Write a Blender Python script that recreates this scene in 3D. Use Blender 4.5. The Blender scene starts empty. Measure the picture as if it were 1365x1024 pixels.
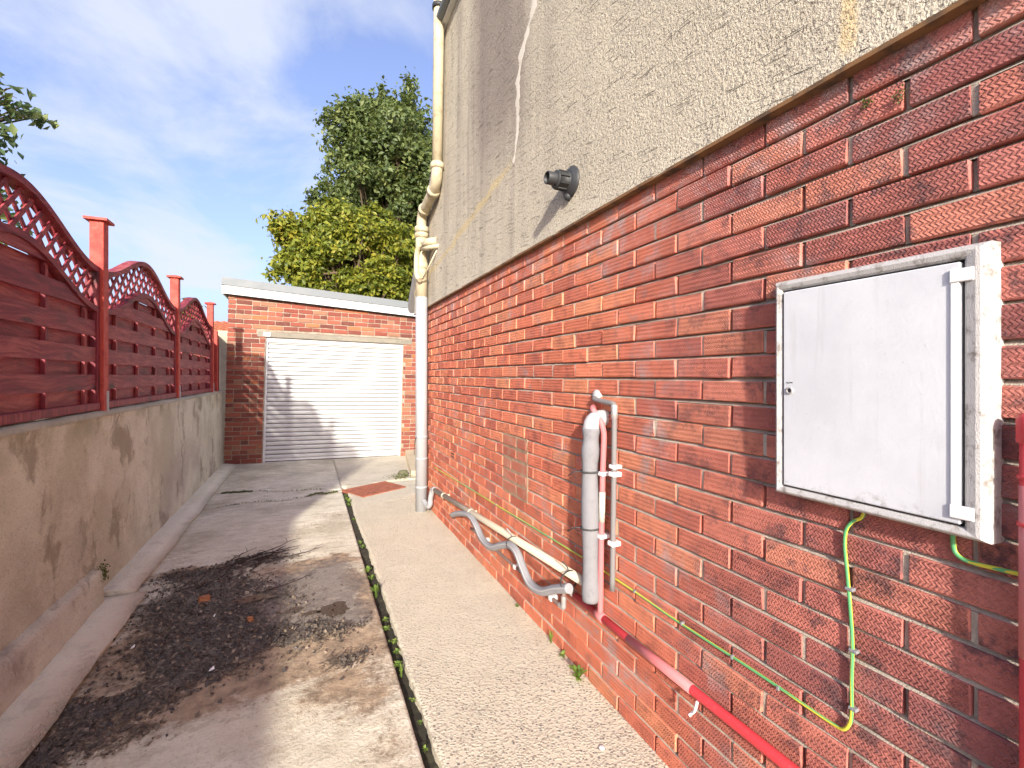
import bpy, bmesh, math, random
import numpy as np
from mathutils import Vector, Matrix, noise as mnoise
random.seed(7)
C = bpy.context.scene.collection
R = math.radians

# ------------------------------------------------------------------ camera
cam_d = bpy.data.cameras.new('camera')
cam = bpy.data.objects.new('camera', cam_d)
C.objects.link(cam)
cam.location = (0, 0, 1.437)
cam.rotation_euler = (R(90), 0, -math.atan2(273, 600))
cam_d.sensor_width = 36
cam_d.lens = 600 / 1365 * 36
cam_d.shift_y = -11 / 1365
cam_d.clip_start = 0.02
cam_d.clip_end = 2000
bpy.context.scene.camera = cam

# ------------------------------------------------------------------ light
SUN = Vector((-0.36, -1.0, 0.395)).normalized()          # towards the sun
world = bpy.data.worlds.new('World')
bpy.context.scene.world = world
world.use_nodes = True
sun_d = bpy.data.lights.new('sun', 'SUN')
sun_d.energy = 2.6
sun_d.angle = R(1.8)
sun_d.color = (1.0, 0.94, 0.83)
sun = bpy.data.objects.new('sun', sun_d)
C.objects.link(sun)
sun.rotation_euler = (-SUN).to_track_quat('-Z', 'Y').to_euler()
vs = bpy.context.scene.view_settings
vs.view_transform = 'Standard'
vs.look = 'None'
vs.gamma = 1
vs.exposure = 1.62
vs.use_curve_mapping = False


# ------------------------------------------------------------------ node helpers
class NT:
    def __init__(self, tree):
        self.t = tree

    def n(self, typ, ins=None, **props):
        nd = self.t.nodes.new('ShaderNode' + typ)
        for k, v in props.items():
            setattr(nd, k, v)
        if ins:
            for k, v in ins.items():
                self.set(nd.inputs[k], v)
        return nd

    def set(self, sock, v):
        if isinstance(v, bpy.types.NodeSocket):
            self.t.links.new(v, sock)
        elif isinstance(v, (tuple, list)) and sock.type == 'RGBA' and len(v) == 3:
            sock.default_value = (*v, 1)
        else:
            sock.default_value = v

    def m(self, op, a, b=0.0, c=0.0, clamp=False):
        nd = self.n('Math', operation=op, use_clamp=clamp)
        for i, v in enumerate((a, b, c)):
            self.set(nd.inputs[i], v)
        return nd.outputs[0]

    def vm(self, op, a, b=(0, 0, 0)):
        nd = self.n('VectorMath', operation=op)
        self.set(nd.inputs[0], a)
        self.set(nd.inputs[1], b)
        return nd.outputs[0]

    def pos(self):
        return self.n('NewGeometry').outputs['Position']

    def objc(self):
        return self.n('TexCoord').outputs['Object']

    def sep(self, v):
        return self.n('SeparateXYZ', {0: v}).outputs

    def comb(self, x=0.0, y=0.0, z=0.0):
        return self.n('CombineXYZ', {0: x, 1: y, 2: z}).outputs[0]

    def noise(self, vec, scale, detail=4, rough=0.55, sc=None, dist=0.0):
        if sc:
            vec = self.vm('MULTIPLY', vec, sc)
        return self.n('TexNoise', {'Vector': vec, 'Scale': scale, 'Detail': detail, 'Roughness': rough, 'Distortion': dist}).outputs[0]

    def ramp(self, fac, a, b, lo=0.0, hi=1.0):
        nd = self.n('MapRange', {0: fac, 1: a, 2: b, 3: lo, 4: hi}, interpolation_type='SMOOTHSTEP')
        return nd.outputs[0]

    def mix(self, fac, a, b, mode='MIX'):
        nd = self.n('Mix', data_type='RGBA', blend_type=mode)
        self.set(nd.inputs[0], fac)
        self.set(nd.inputs[6], a)
        self.set(nd.inputs[7], b)
        return nd.outputs[2]

    def ramp_col(self, fac, stops):
        nd = self.n('ValToRGB', {0: fac})
        el = nd.color_ramp.elements
        while len(el) < len(stops):
            el.new(0.5)
        for e, (p, c) in zip(el, stops):
            e.position = p
            e.color = (*c, 1)
        return nd.outputs[0]

    def bump(self, h, dist=0.003, strength=1.0, normal=None):
        ins = {'Height': h, 'Distance': dist, 'Strength': strength}
        if normal is not None:
            ins['Normal'] = normal
        return self.n('Bump', ins).outputs[0]

    def attr(self, name):
        return self.n('Attribute', attribute_name=name).outputs['Fac']


def mat(name):
    m = bpy.data.materials.new(name)
    m.use_nodes = True
    m.node_tree.nodes.clear()
    t = NT(m.node_tree)
    out = t.n('OutputMaterial')
    b = t.n('BsdfPrincipled')
    m.node_tree.links.new(b.outputs[0], out.inputs[0])
    t.b = b
    t.out = out

    def fin(color=None, rough=None, normal=None, metal=None, spec=None):
        if color is not None: t.set(b.inputs['Base Color'], color)
        if rough is not None: t.set(b.inputs['Roughness'], rough)
        if normal is not None: t.set(b.inputs['Normal'], normal)
        if metal is not None: t.set(b.inputs['Metallic'], metal)
        if spec is not None: t.set(b.inputs['Specular IOR Level'], spec)
        return m
    t.fin = fin
    return t


# ------------------------------------------------------------------ sky
def build_sky():
    t = NT(world.node_tree)
    world.node_tree.nodes.clear()
    sky = t.n('TexSky', sky_type='NISHITA')
    sky.sun_disc = False
    sky.sun_elevation = math.asin(SUN.z)
    sky.sun_rotation = math.atan2(SUN.x, SUN.y)
    sky.air_density = 1.0
    sky.dust_density = 4.0
    sky.ozone_density = 1.2
    d = t.n('TexCoord').outputs['Generated']
    s = t.sep(d)
    den = t.m('ADD', t.m('MAXIMUM', s[2], 0.0), 0.16)
    pl = t.comb(t.m('DIVIDE', s[0], den), t.m('DIVIDE', s[1], den), 0.0)
    pl = t.vm('ADD', pl, (0.75, 4.1, 0.0))
    big = t.noise(pl, 0.55, 3, 0.5)
    fine = t.noise(pl, 1.5, 9, 0.60, sc=(1.0, 0.8, 1.0), dist=0.35)
    c = t.m('ADD', t.m('MULTIPLY', big, 0.65), t.m('MULTIPLY', fine, 0.5))
    cl = t.m('MULTIPLY', t.ramp(c, 0.53, 0.68), 0.85)
    veil = 0.10      # thin high veil, milkier low down
    cl = t.m('MAXIMUM', cl, veil)
    skyc = t.mix(1.0, sky.outputs[0], (0.80, 0.78, 1.0), 'MULTIPLY')
    col = t.mix(cl, skyc, (2.45, 2.6, 3.0))
    bg = t.n('Background', {0: col, 1: 0.114})
    out = t.n('OutputWorld')
    world.node_tree.links.new(bg.outputs[0], out.inputs[0])


build_sky()


# ------------------------------------------------------------------ mesh helpers
class MB:
    def __init__(self):
        self.v = []
        self.f = []
        self.sm = []
        self.bd = []

    def add(self, vs_, fs_, smooth=False):
        o = len(self.v)
        self.v += [tuple(p) for p in vs_]
        self.f += [tuple(i + o for i in f) for f in fs_]
        self.sm += [smooth] * len(fs_)
        return self

    def box(self, x0, x1, y0, y1, z0, z1, ch=0.0, rot=None, at=None, jit=0.0):
        if ch <= 0:
            vv = [(x, y, z) for x in (x0, x1) for y in (y0, y1) for z in (z0, z1)]
            ff = [(0, 1, 3, 2), (4, 6, 7, 5), (0, 4, 5, 1), (2, 3, 7, 6), (0, 2, 6, 4), (1, 5, 7, 3)]
        else:
            bm = bmesh.new()
            vv = [bm.verts.new((x, y, z)) for x in (x0, x1) for y in (y0, y1) for z in (z0, z1)]
            for f in [(0, 1, 3, 2), (4, 6, 7, 5), (0, 4, 5, 1), (2, 3, 7, 6), (0, 2, 6, 4), (1, 5, 7, 3)]:
                bm.faces.new([vv[i] for i in f])
            bmesh.ops.bevel(bm, geom=bm.edges[:], offset=ch, segments=1, affect='EDGES')
            bm.verts.ensure_lookup_table()
            bm.verts.index_update()
            ff = [[v.index for v in f.verts] for f in bm.faces]
            vv = [tuple(v.co) for v in bm.verts]
            bm.free()
        if jit:
            vv = [(a + random.uniform(-jit, jit), b + random.uniform(-jit, jit), c + random.uniform(-jit, jit)) for a, b, c in vv]
        if rot is not None:
            vv = [tuple((rot @ Vector(p)) + Vector(at)) for p in vv]
        elif at is not None:
            vv = [tuple(Vector(p) + Vector(at)) for p in vv]
        return self.add(vv, ff)

    def tube(self, pts, r, n=14, cap=True, smooth=True, flat=None):
        pts = [Vector(p) for p in pts]
        k = len(pts)
        rs = r if isinstance(r, (list, tuple)) else [r] * k
        up = None
        vs_, fs_ = [], []
        for i, p in enumerate(pts):
            d = (pts[min(i + 1, k - 1)] - pts[max(i - 1, 0)]).normalized()
            if up is None:
                up = Vector((0, 0, 1)) if abs(d.z) < 0.9 else Vector((1, 0, 0))
            a = d.cross(up)
            a.normalize()
            b = a.cross(d)
            b.normalize()
            up = b
            for j in range(n):
                th = 2 * math.pi * j / n
                vs_.append(p + (a * math.cos(th) + b * math.sin(th)) * rs[i])
        for i in range(k - 1):
            for j in range(n):
                j2 = (j + 1) % n
                fs_.append((i * n + j, i * n + j2, (i + 1) * n + j2, (i + 1) * n + j))
        self.add(vs_, fs_, smooth)
        if cap:
            o = len(self.v) - len(vs_)
            self.f.append(tuple(o + j for j in range(n))[::-1])
            self.sm.append(False)
            self.f.append(tuple(o + (k - 1) * n + j for j in range(n)))
            self.sm.append(False)
        return self

    def lathe(self, prof, o, axis, n=28, smooth=True):
        """prof: list of (distance along axis, radius)."""
        axis = Vector(axis).normalized()
        up = Vector((0, 0, 1)) if abs(axis.z) < 0.9 else Vector((1, 0, 0))
        a = axis.cross(up).normalized()
        b = a.cross(axis)
        o = Vector(o)
        vs_, fs_ = [], []
        for d, r in prof:
            for j in range(n):
                th = 2 * math.pi * j / n
                vs_.append(o + axis * d + (a * math.cos(th) + b * math.sin(th)) * r)
        for i in range(len(prof) - 1):
            for j in range(n):
                j2 = (j + 1) % n
                fs_.append((i * n + j, i * n + j2, (i + 1) * n + j2, (i + 1) * n + j))
        self.add(vs_, fs_, smooth)
        return self

    def prism(self, poly, axis, a, b):
        """poly: 2-D points in the plane normal to axis, extruded from a to b."""
        n = len(poly)
        def mk(p, q):
            return {'x': (q, p[0], p[1]), 'y': (p[0], q, p[1]), 'z': (p[0], p[1], q)}[axis]
        vv = [mk(p, a) for p in poly] + [mk(p, b) for p in poly]
        ff = [tuple(range(n))[::-1], tuple(range(n, 2 * n))]
        ff += [(i, (i + 1) % n, n + (i + 1) % n, n + i) for i in range(n)]
        return self.add(vv, ff)

    def mesh(self, name, recalc=True):
        me = bpy.data.meshes.new(name)
        me.from_pydata(self.v, [], self.f)
        me.polygons.foreach_set('use_smooth', self.sm)
        if recalc:
            bm = bmesh.new()
            bm.from_mesh(me)
            bmesh.ops.recalc_face_normals(bm, faces=bm.faces[:])
            bm.to_mesh(me)
            bm.free()
        me.update()
        return me


def smooth_path(pts, sub=6):
    pts = [Vector(p) for p in pts]
    out = []
    for i in range(len(pts) - 1):
        p0 = pts[max(i - 1, 0)]
        p1, p2 = pts[i], pts[i + 1]
        p3 = pts[min(i + 2, len(pts) - 1)]
        for k in range(sub):
            t = k / sub
            out.append(0.5 * ((2 * p1) + (p2 - p0) * t + (2 * p0 - 5 * p1 + 4 * p2 - p3) * t * t + (3 * p1 - p0 - 3 * p2 + p3) * t ** 3))
    out.append(pts[-1])
    return out


def link(name, me, m, parent=None, loc=None):
    o = bpy.data.objects.new(name, me)
    if m is not None and me is not None and len(me.materials) == 0:
        me.materials.append(m)
    C.objects.link(o)
    if parent is not None:
        o.parent = parent
        if loc is None and parent.parent is None and parent.type == 'EMPTY' and not parent.get('_local'):
            o.location = -parent.location
    if loc is not None:
        o.location = loc
    return o


def obj(name, mb, m, parent=None, loc=None):
    return link(name, mb.mesh(name), m, parent, loc)


def tag(o, label=None, cat=None, group=None, kind=None):
    if label: o['label'] = label
    if cat: o['category'] = cat
    if group: o['group'] = group
    if kind: o['kind'] = kind
    return o


def thing(name, label, cat, loc, group=None):
    o = bpy.data.objects.new(name, None)
    o.empty_display_size = 0.1
    C.objects.link(o)
    o.location = loc
    return tag(o, label, cat, group)


def sstep(a, b, x):
    t = min(1, max(0, (x - a) / (b - a)))
    return t * t * (3 - 2 * t)


# ------------------------------------------------------------------ materials
WX = 1.203                      # face of the house's brick wall
COURSE, PITCH = 0.075, 0.225
JO = (0.208, 0.0955)            # where the upright joints fall, even and odd courses


def brick_mat():
    t = mat('house_brick')
    p = t.pos()
    x, y, z = t.sep(p)
    row = t.m('FLOOR', t.m('DIVIDE', z, COURSE))
    odd = t.m('MODULO', row, 2.0)
    off = t.m('SUBTRACT', JO[0], t.m('MULTIPLY', odd, JO[0] - JO[1]))
    colm = t.m('FLOOR', t.m('DIVIDE', t.m('SUBTRACT', y, off), PITCH))
    wn = t.n('TexWhiteNoise', {'Vector': t.comb(row, colm, 3.0)}, noise_dimensions='3D')
    rv, rc = wn.outputs[0], wn.outputs[1]
    r2 = t.sep(rc)
    big = t.noise(p, 1.3, 3)
    # the near end of the wall is a darker, purpler batch, sooted; the far end orange red
    far = t.ramp(t.m('ADD', y, t.m('MULTIPLY', t.m('SUBTRACT', big, 0.5), 1.2)), 0.3, 1.7)
    near_c = t.ramp_col(rv, [(0, (0.31, 0.115, 0.108)), (0.35, (0.45, 0.16, 0.135)), (0.7, (0.53, 0.19, 0.155)), (1, (0.59, 0.225, 0.16))])
    far_c = t.ramp_col(rv, [(0, (0.56, 0.170, 0.112)), (0.4, (0.68, 0.205, 0.122)), (0.75, (0.73, 0.24, 0.138)), (1, (0.74, 0.29, 0.16))])
    col = t.mix(far, near_c, far_c)
    bl = t.noise(p, 14, 5, 0.6)
    col = t.mix(t.ramp(bl, 0.46, 0.72, 0.0, 0.45), col, (0.20, 0.070, 0.065))
    col = t.mix(t.m('MULTIPLY', t.ramp(t.noise(p, 11, 8, 0.78), 0.50, 0.62), t.ramp(far, 0, 1, 0.75, 0.06)), col, (0.11, 0.070, 0.074))
    # white salt bloom under the render line and in patches at the near end
    top = t.ramp(z, 1.75, 2.2)
    eff = t.m('MULTIPLY', t.ramp(t.noise(p, 7, 7, 0.7), 0.48, 0.74), t.ramp(t.noise(p, 1.7, 2), 0.44, 0.66))
    eff = t.m('ADD', eff, t.m('MULTIPLY', top, t.ramp(t.noise(p, 9, 7, 0.75), 0.42, 0.72)), clamp=True)
    col = t.mix(t.m('MULTIPLY', eff, 0.7), col, (0.55, 0.45, 0.43))
    # zigzag combed face, as a tilt of the surface
    ph = t.m('MULTIPLY', rv, 0.05)
    wob = t.m('MULTIPLY', t.noise(p, 40, 2), 0.006)
    zz = t.m('PINGPONG', t.m('ADD', t.m('ADD', z, ph), wob), 0.0078)
    a1 = t.m('MULTIPLY', t.m('ADD', t.m('ADD', y, zz), wob), 2 * math.pi / 0.0092)
    s1 = t.m('SINE', a1)
    s2 = t.m('SIGN', t.m('SINE', t.m('MULTIPLY', t.m('ADD', t.m('ADD', z, ph), wob), math.pi / 0.0078)))
    wear = t.m('MULTIPLY', t.ramp(t.noise(p, 18, 3), 0.25, 0.5, 0.35, 1.0), t.ramp(r2[1], 0.0, 1.0, 0.6, 1.0))
    k = t.m('MULTIPLY', wear, 1.5)
    ny = t.m('MULTIPLY', s1, k)
    nz = t.m('ADD', t.m('MULTIPLY', t.m('MULTIPLY', s1, s2), t.m('MULTIPLY', k, 0.8)), t.m('MULTIPLY', s2, t.m('MULTIPLY', wear, -0.42)))
    gn = t.n('NewGeometry').outputs['Normal']
    face = t.m('GREATER_THAN', t.m('MULTIPLY', t.sep(gn)[0], -1.0), 0.9)
    nrm = t.vm('NORMALIZE', t.vm('ADD', gn, t.comb(0.0, t.m('MULTIPLY', ny, face), t.m('MULTIPLY', nz, face))))
    bmp = t.bump(t.noise(p, 110, 5, 0.75), 0.005, 0.9, nrm)
    return t.fin(col, 0.95, bmp, spec=0.12)


def mortar_mat(name='mortar', c=(0.47, 0.41, 0.33)):
    t = mat(name)
    p = t.pos()
    n = t.noise(p, 9, 6, 0.7)
    col = t.mix(t.ramp(n, 0.42, 0.72), c, tuple(q * 0.55 for q in c))
    col = t.mix(t.ramp(t.noise(p, 60, 4), 0.58, 0.75, 0, 0.5), col, (0.14, 0.12, 0.10))
    return t.fin(col, 0.95, t.bump(t.noise(p, 220, 4, 0.7), 0.004), spec=0.2)


def render_mat():
    t = mat('roughcast_render')
    p = t.pos()
    x, y, z = t.sep(p)
    col = t.mix(t.noise(p, 2.2, 4), (0.60, 0.545, 0.425), (0.49, 0.44, 0.34))
    # rain streaks running down
    st = t.noise(p, 1.0, 7, 0.66, sc=(1, 4.0, 0.35), dist=0.25)
    st2 = t.noise(p, 1.0, 4, 0.6, sc=(1, 2.2, 0.2))
    col = t.mix(t.m('MULTIPLY', t.ramp(st, 0.44, 0.76), t.ramp(y, 1.6, 3.1, 0.25, 0.75)), col, (0.26, 0.225, 0.19))
    # sooty band each side of the filled crack
    yw = t.m('ADD', y, t.m('MULTIPLY', t.m('SUBTRACT', st2, 0.5), 0.8))
    band = t.m('MULTIPLY', t.ramp(yw, 2.15, 2.6), t.ramp(yw, 3.1, 3.6, 1, 0))
    band = t.m('MULTIPLY', band, t.ramp(z, 2.5, 3.4))
    col = t.mix(t.m('MULTIPLY', band, 0.75), col, (0.20, 0.165, 0.150))
    # yellow lime run at the near end and a slanting old crack
    run = t.m('MULTIPLY', t.ramp(t.m('ABSOLUTE', t.m('SUBTRACT', t.m('ADD', y, t.m('MULTIPLY', t.noise(p, 14, 3), 0.03)), 0.665)), 0.010, 0.028, 1, 0), t.ramp(z, 2.19, 2.25))
    col = t.mix(t.m('MULTIPLY', run, 0.75), col, (0.66, 0.50, 0.26))
    dg = t.m('SUBTRACT', z, t.m('ADD', 2.58, t.m('MULTIPLY', t.m('SUBTRACT', y, 4.2), -0.13)))
    dg = t.m('ADD', dg, t.m('MULTIPLY', t.m('SUBTRACT', t.noise(p, 5, 4), 0.5), 0.16))
    dgm = t.m('MULTIPLY', t.ramp(t.m('ABSOLUTE', dg), 0.01, 0.045, 1, 0), t.ramp(y, 2.5, 2.8))
    col = t.mix(t.m('MULTIPLY', dgm, 0.6), col, (0.60, 0.47, 0.22))
    sp = t.noise(p, 115, 4, 0.75)
    col = t.mix(t.ramp(sp, 0.53, 0.60, 0, 0.85), col, (0.17, 0.14, 0.11))
    col = t.mix(t.ramp(t.noise(p, 120, 3, 0.7), 0.60, 0.68, 0, 0.7), col, (0.74, 0.68, 0.56))
    # horizontal drags left by the float, tipping a little
    ry = t.m('ADD', z, t.m('MULTIPLY', y, -0.13))
    drag = t.noise(t.comb(0.0, t.m('MULTIPLY', y, 5.5), t.m('MULTIPLY', ry, 85.0)), 1.0, 2, 0.5)
    drg = t.ramp(drag, 0.63, 0.70)
    hgt = t.m('SUBTRACT', t.m('ADD', t.noise(p, 130, 3, 0.7), t.m('MULTIPLY', t.noise(p, 55, 3, 0.6), 0.8)), t.m('MULTIPLY', drg, 1.3))
    return t.fin(col, 0.95, t.bump(hgt, 0.008, 1.0), spec=0.1)


def concrete_mat(name, base, alt, agg=0.0, stain=None):
    t = mat(name)
    p = t.pos()
    col = t.mix(t.ramp(t.noise(p, 1.6, 6, 0.62), 0.3, 0.72), base, alt)
    col = t.mix(t.ramp(t.noise(p, 8, 8, 0.75), 0.5, 0.70, 0, 0.55), col, tuple(q * 0.55 for q in base))
    col = t.mix(t.ramp(t.noise(p, 90, 4, 0.7), 0.55, 0.75, 0, 0.5), col, tuple(q * 0.5 for q in base))
    h = t.m('ADD', t.noise(p, 100, 4, 0.7), t.m('MULTIPLY', t.noise(p, 25, 4), 1.2))
    return t.fin(col, 0.9, t.bump(h, 0.007, 0.9), spec=0.25)


def drive_mat():
    t = mat('drive_concrete')
    p = t.pos()
    mud, brn, wet, pale = t.attr('mud'), t.attr('brown'), t.attr('wet'), t.attr('pale')
    n1 = t.noise(p, 22, 7, 0.72)
    n2 = t.noise(p, 70, 5, 0.7)
    n3 = t.noise(p, 5, 5, 0.6, sc=(1.0, 2.6, 1.0))
    base = t.mix(t.ramp(n3, 0.34, 0.7), (0.74, 0.69, 0.56), (0.59, 0.54, 0.42))
    base = t.mix(t.ramp(t.noise(p, 1.7, 4), 0.42, 0.72, 0, 0.65), base, (0.30, 0.26, 0.175))
    base = t.mix(t.ramp(n2, 0.52, 0.66, 0, 0.6), base, (0.29, 0.25, 0.18))
    base = t.mix(t.ramp(t.noise(p, 9, 7, 0.72, sc=(0.7, 1.8, 1)), 0.52, 0.64, 0, 0.55), base, (0.34, 0.29, 0.20))
    base = t.mix(t.ramp(t.noise(p, 13, 7, 0.72, sc=(0.8, 1.6, 1)), 0.55, 0.64, 0, 0.6), base, (0.76, 0.71, 0.58))
    base = t.mix(t.m('MULTIPLY', pale, 0.6), base, (0.68, 0.61, 0.45))
    base = t.mix(t.ramp(n1, 0.55, 0.68, 0, 0.45), base, (0.33, 0.275, 0.19))
    jit = t.m('MULTIPLY', t.m('SUBTRACT', n1, 0.5), 0.9)
    jit2 = t.m('MULTIPLY', t.m('SUBTRACT', n2, 0.5), 0.9)
    bm_ = t.ramp(t.m('ADD', t.m('ADD', brn, jit), t.m('MULTIPLY', jit2, 0.6)), 0.28, 0.75)
    bcol = t.mix(t.ramp(t.noise(p, 11, 6, 0.7), 0.35, 0.68), (0.40, 0.285, 0.18), (0.17, 0.115, 0.07))
    col = t.mix(t.m('MULTIPLY', bm_, 0.88), base, bcol)
    wcol = t.mix(n1, (0.21, 0.175, 0.155), (0.11, 0.095, 0.088))
    col = t.mix(t.m('MULTIPLY', t.ramp(t.m('ADD', wet, jit), 0.25, 0.75), 0.8), col, wcol)
    mm = t.ramp(t.m('ADD', t.m('ADD', mud, jit), jit2), 0.44, 0.86)
    mcol = t.mix(t.ramp(t.noise(p, 9, 5), 0.4, 0.65), (0.105, 0.100, 0.095), (0.21, 0.17, 0.14))
    mcol = t.mix(t.ramp(n2, 0.46, 0.60, 0, 0.9), mcol, (0.018, 0.015, 0.015))
    mcol = t.mix(t.ramp(t.noise(p, 120, 4, 0.7), 0.60, 0.68, 0, 0.9), mcol, (0.22, 0.17, 0.13))
    col = t.mix(t.m('MULTIPLY', mm, 0.88), col, mcol)
    rg = t.m('SUBTRACT', 0.93, t.m('MULTIPLY', t.m('MAXIMUM', t.m('MULTIPLY', mm, 0.8), wet), t.ramp(n1, 0.3, 0.6, 0.2, 0.42)))
    h = t.m('ADD', t.m('MULTIPLY', n2, 1.0), t.m('MULTIPLY', n1, t.m('ADD', 0.8, t.m('MULTIPLY', mm, 4.0))))
    return t.fin(col, rg, t.bump(h, 0.006, 0.9), spec=0.35)


def aggregate_mat():
    t = mat('exposed_aggregate')
    p = t.pos()
    d = t.vm('ADD', p, t.vm('MULTIPLY', t.n('TexNoise', {'Vector': p, 'Scale': 30.0}).outputs[1], (0.012, 0.012, 0.012)))
    v = t.n('TexVoronoi', {'Vector': d, 'Scale': 88.0, 'Randomness': 1.0}, feature='F1')
    rnd = t.sep(v.outputs['Color'])
    peb = t.ramp_col(rnd[0], [(0, (0.20, 0.18, 0.16)), (0.25, (0.34, 0.30, 0.26)), (0.5, (0.52, 0.44, 0.33)), (0.8, (0.62, 0.53, 0.40)), (1, (0.30, 0.25, 0.19))])
    edge = t.ramp(v.outputs['Distance'], 0.36, 0.55)
    cem = t.mix(t.noise(p, 4, 4), (0.64, 0.585, 0.455), (0.54, 0.49, 0.375))
    few = t.ramp(rnd[1], 0.25, 0.45)
    worn = t.m('MULTIPLY', t.m('SUBTRACT', 1.0, edge), few)
    # laitance still covers most of the far half
    lait = t.ramp(t.m('ADD', t.sep(p)[1], t.m('MULTIPLY', t.noise(p, 3, 5), 1.6)), 2.5, 3.3, 1.0, 0.5)
    col = t.mix(t.m('MULTIPLY', worn, lait), cem, peb)
    col = t.mix(t.ramp(t.noise(p, 3.5, 6, 0.7), 0.55, 0.8, 0, 0.45), col, (0.36, 0.30, 0.21))
    col = t.mix(t.ramp(t.noise(p, 130, 3, 0.7), 0.56, 0.72, 0, 0.45), col, (0.28, 0.24, 0.19))
    h = t.m('SUBTRACT', t.m('MULTIPLY', t.noise(p, 140, 4), 0.5), t.m('MULTIPLY', edge, 0.8))
    return t.fin(col, 0.85, t.bump(h, 0.004, 0.8), spec=0.3)


def garden_wall_mat():
    t = mat('stained_cement_render')
    p = t.pos()
    x, y, z = t.sep(p)
    warp = t.vm('ADD', p, t.vm('MULTIPLY', t.n('TexNoise', {'Vector': p, 'Scale': 2.0, 'Detail': 4.0}).outputs[1], (0.5, 0.5, 0.5)))
    a = t.noise(warp, 1.5, 6, 0.6)
    col = t.mix(t.ramp(a, 0.36, 0.66), (0.76, 0.71, 0.565), (0.58, 0.53, 0.395))
    pl = t.noise(warp, 2.4, 6, 0.7, sc=(1, 1, 0.55))
    col = t.mix(t.ramp(pl, 0.50, 0.575, 0, 0.7), col, (0.74, 0.68, 0.54))
    dk = t.noise(warp, 2.0, 5, 0.65, sc=(1, 1.2, 0.7))
    col = t.mix(t.ramp(dk, 0.53, 0.62, 0, 0.7), col, (0.30, 0.245, 0.165))
    mauve = t.m('MULTIPLY', t.ramp(t.noise(p, 1.1, 3), 0.48, 0.68), t.ramp(z, 0.95, 0.35))
    col = t.mix(t.m('MULTIPLY', mauve, 0.5), col, (0.36, 0.285, 0.265))
    grn = t.m('MULTIPLY', t.ramp(z, 0.95, 1.19), t.ramp(t.noise(p, 4, 5), 0.4, 0.65))
    col = t.mix(t.m('MULTIPLY', grn, 0.5), col, (0.22, 0.20, 0.095))
    drip = t.noise(p, 1.0, 5, 0.65, sc=(1, 16, 0.8))
    col = t.mix(t.m('MULTIPLY', t.ramp(drip, 0.58, 0.7), t.m('MULTIPLY', t.ramp(y, 4.5, 7.5), 0.7)), col, (0.60, 0.55, 0.44))
    col = t.mix(t.ramp(t.noise(p, 80, 5, 0.75), 0.54, 0.66, 0, 0.5), col, (0.22, 0.175, 0.115))
    cr = t.n('TexVoronoi', {'Vector': t.vm('ADD', p, t.vm('MULTIPLY', t.n('TexNoise', {'Vector': p, 'Scale': 6.0, 'Detail': 4.0}).outputs[1], (0.2, 0.2, 0.2))), 'Scale': 1.1}, feature='DISTANCE_TO_EDGE').outputs[0]
    crm = t.ramp(cr, 0.0, 0.006, 1, 0)
    crm = t.m('MULTIPLY', crm, 0.0)
    col = t.mix(t.m('MULTIPLY', crm, 0.35), col, (0.18, 0.14, 0.10))
    h = t.m('ADD', t.noise(p, 120, 4, 0.7), t.m('MULTIPLY', t.noise(p, 14, 6), 2.6))
    h = t.m('SUBTRACT', h, t.m('MULTIPLY', crm, 0.8))
    return t.fin(col, 0.93, t.bump(h, 0.008, 1.0), spec=0.2)


def wood_mat(name='red_stained_wood', axis='y', tone=1.0):
    t = mat(name)
    p = t.pos()
    rnd = t.n('ObjectInfo').outputs['Random']
    pp = t.vm('ADD', p, t.comb(0.0, 0.0, t.m('MULTIPLY', rnd, 7.0)))
    sc = {'y': (9, 1.2, 16), 'z': (16, 16, 1.2)}[axis]
    kv = t.vm('MULTIPLY', pp, {'y': (0.5, 2.6, 7.5), 'z': (7, 7, 2.2)}[axis])
    kn = t.n('TexVoronoi', {'Vector': kv, 'Scale': 1.0}, feature='F1').outputs[0]
    g = t.noise(t.vm('ADD', pp, t.comb(0.0, 0.0, t.m('MULTIPLY', kn, 0.06))), 3.0, 7, 0.7, sc=sc)
    knot = t.ramp(t.m('ADD', kn, t.m('MULTIPLY', t.noise(pp, 30, 3), 0.14)), 0.15, 0.27, 1, 0)
    halo = t.m('MULTIPLY', t.ramp(kn, 0.24, 0.50, 1, 0), t.ramp(t.noise(pp, 4, 4, 0.6), 0.46, 0.60))
    gg = t.m('ADD', t.m('MULTIPLY', t.ramp(g, 0.3, 0.7), 0.62), t.m('MULTIPLY', rnd, 0.30))
    col = t.ramp_col(gg, [(0.05, (0.10 * tone, 0.009 * tone, 0.020 * tone)), (0.45, (0.23 * tone, 0.027 * tone, 0.040 * tone)), (0.9, (0.40 * tone, 0.110 * tone, 0.095 * tone))])
    col = t.mix(t.m('MULTIPLY', halo, 0.5), col, (0.09, 0.018, 0.022))
    col = t.mix(t.m('MULTIPLY', knot, 0.85), col, (0.045, 0.010, 0.012))
    col = t.mix(t.ramp(t.noise(p, 140, 3, 0.7), 0.52, 0.68, 0, 0.45), col, (0.09, 0.02, 0.025))
    h = t.m('ADD', g, t.m('MULTIPLY', t.noise(p, 120, 3), 0.3))
    return t.fin(col, 0.6, t.bump(h, 0.003, 0.8), spec=0.35)


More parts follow.
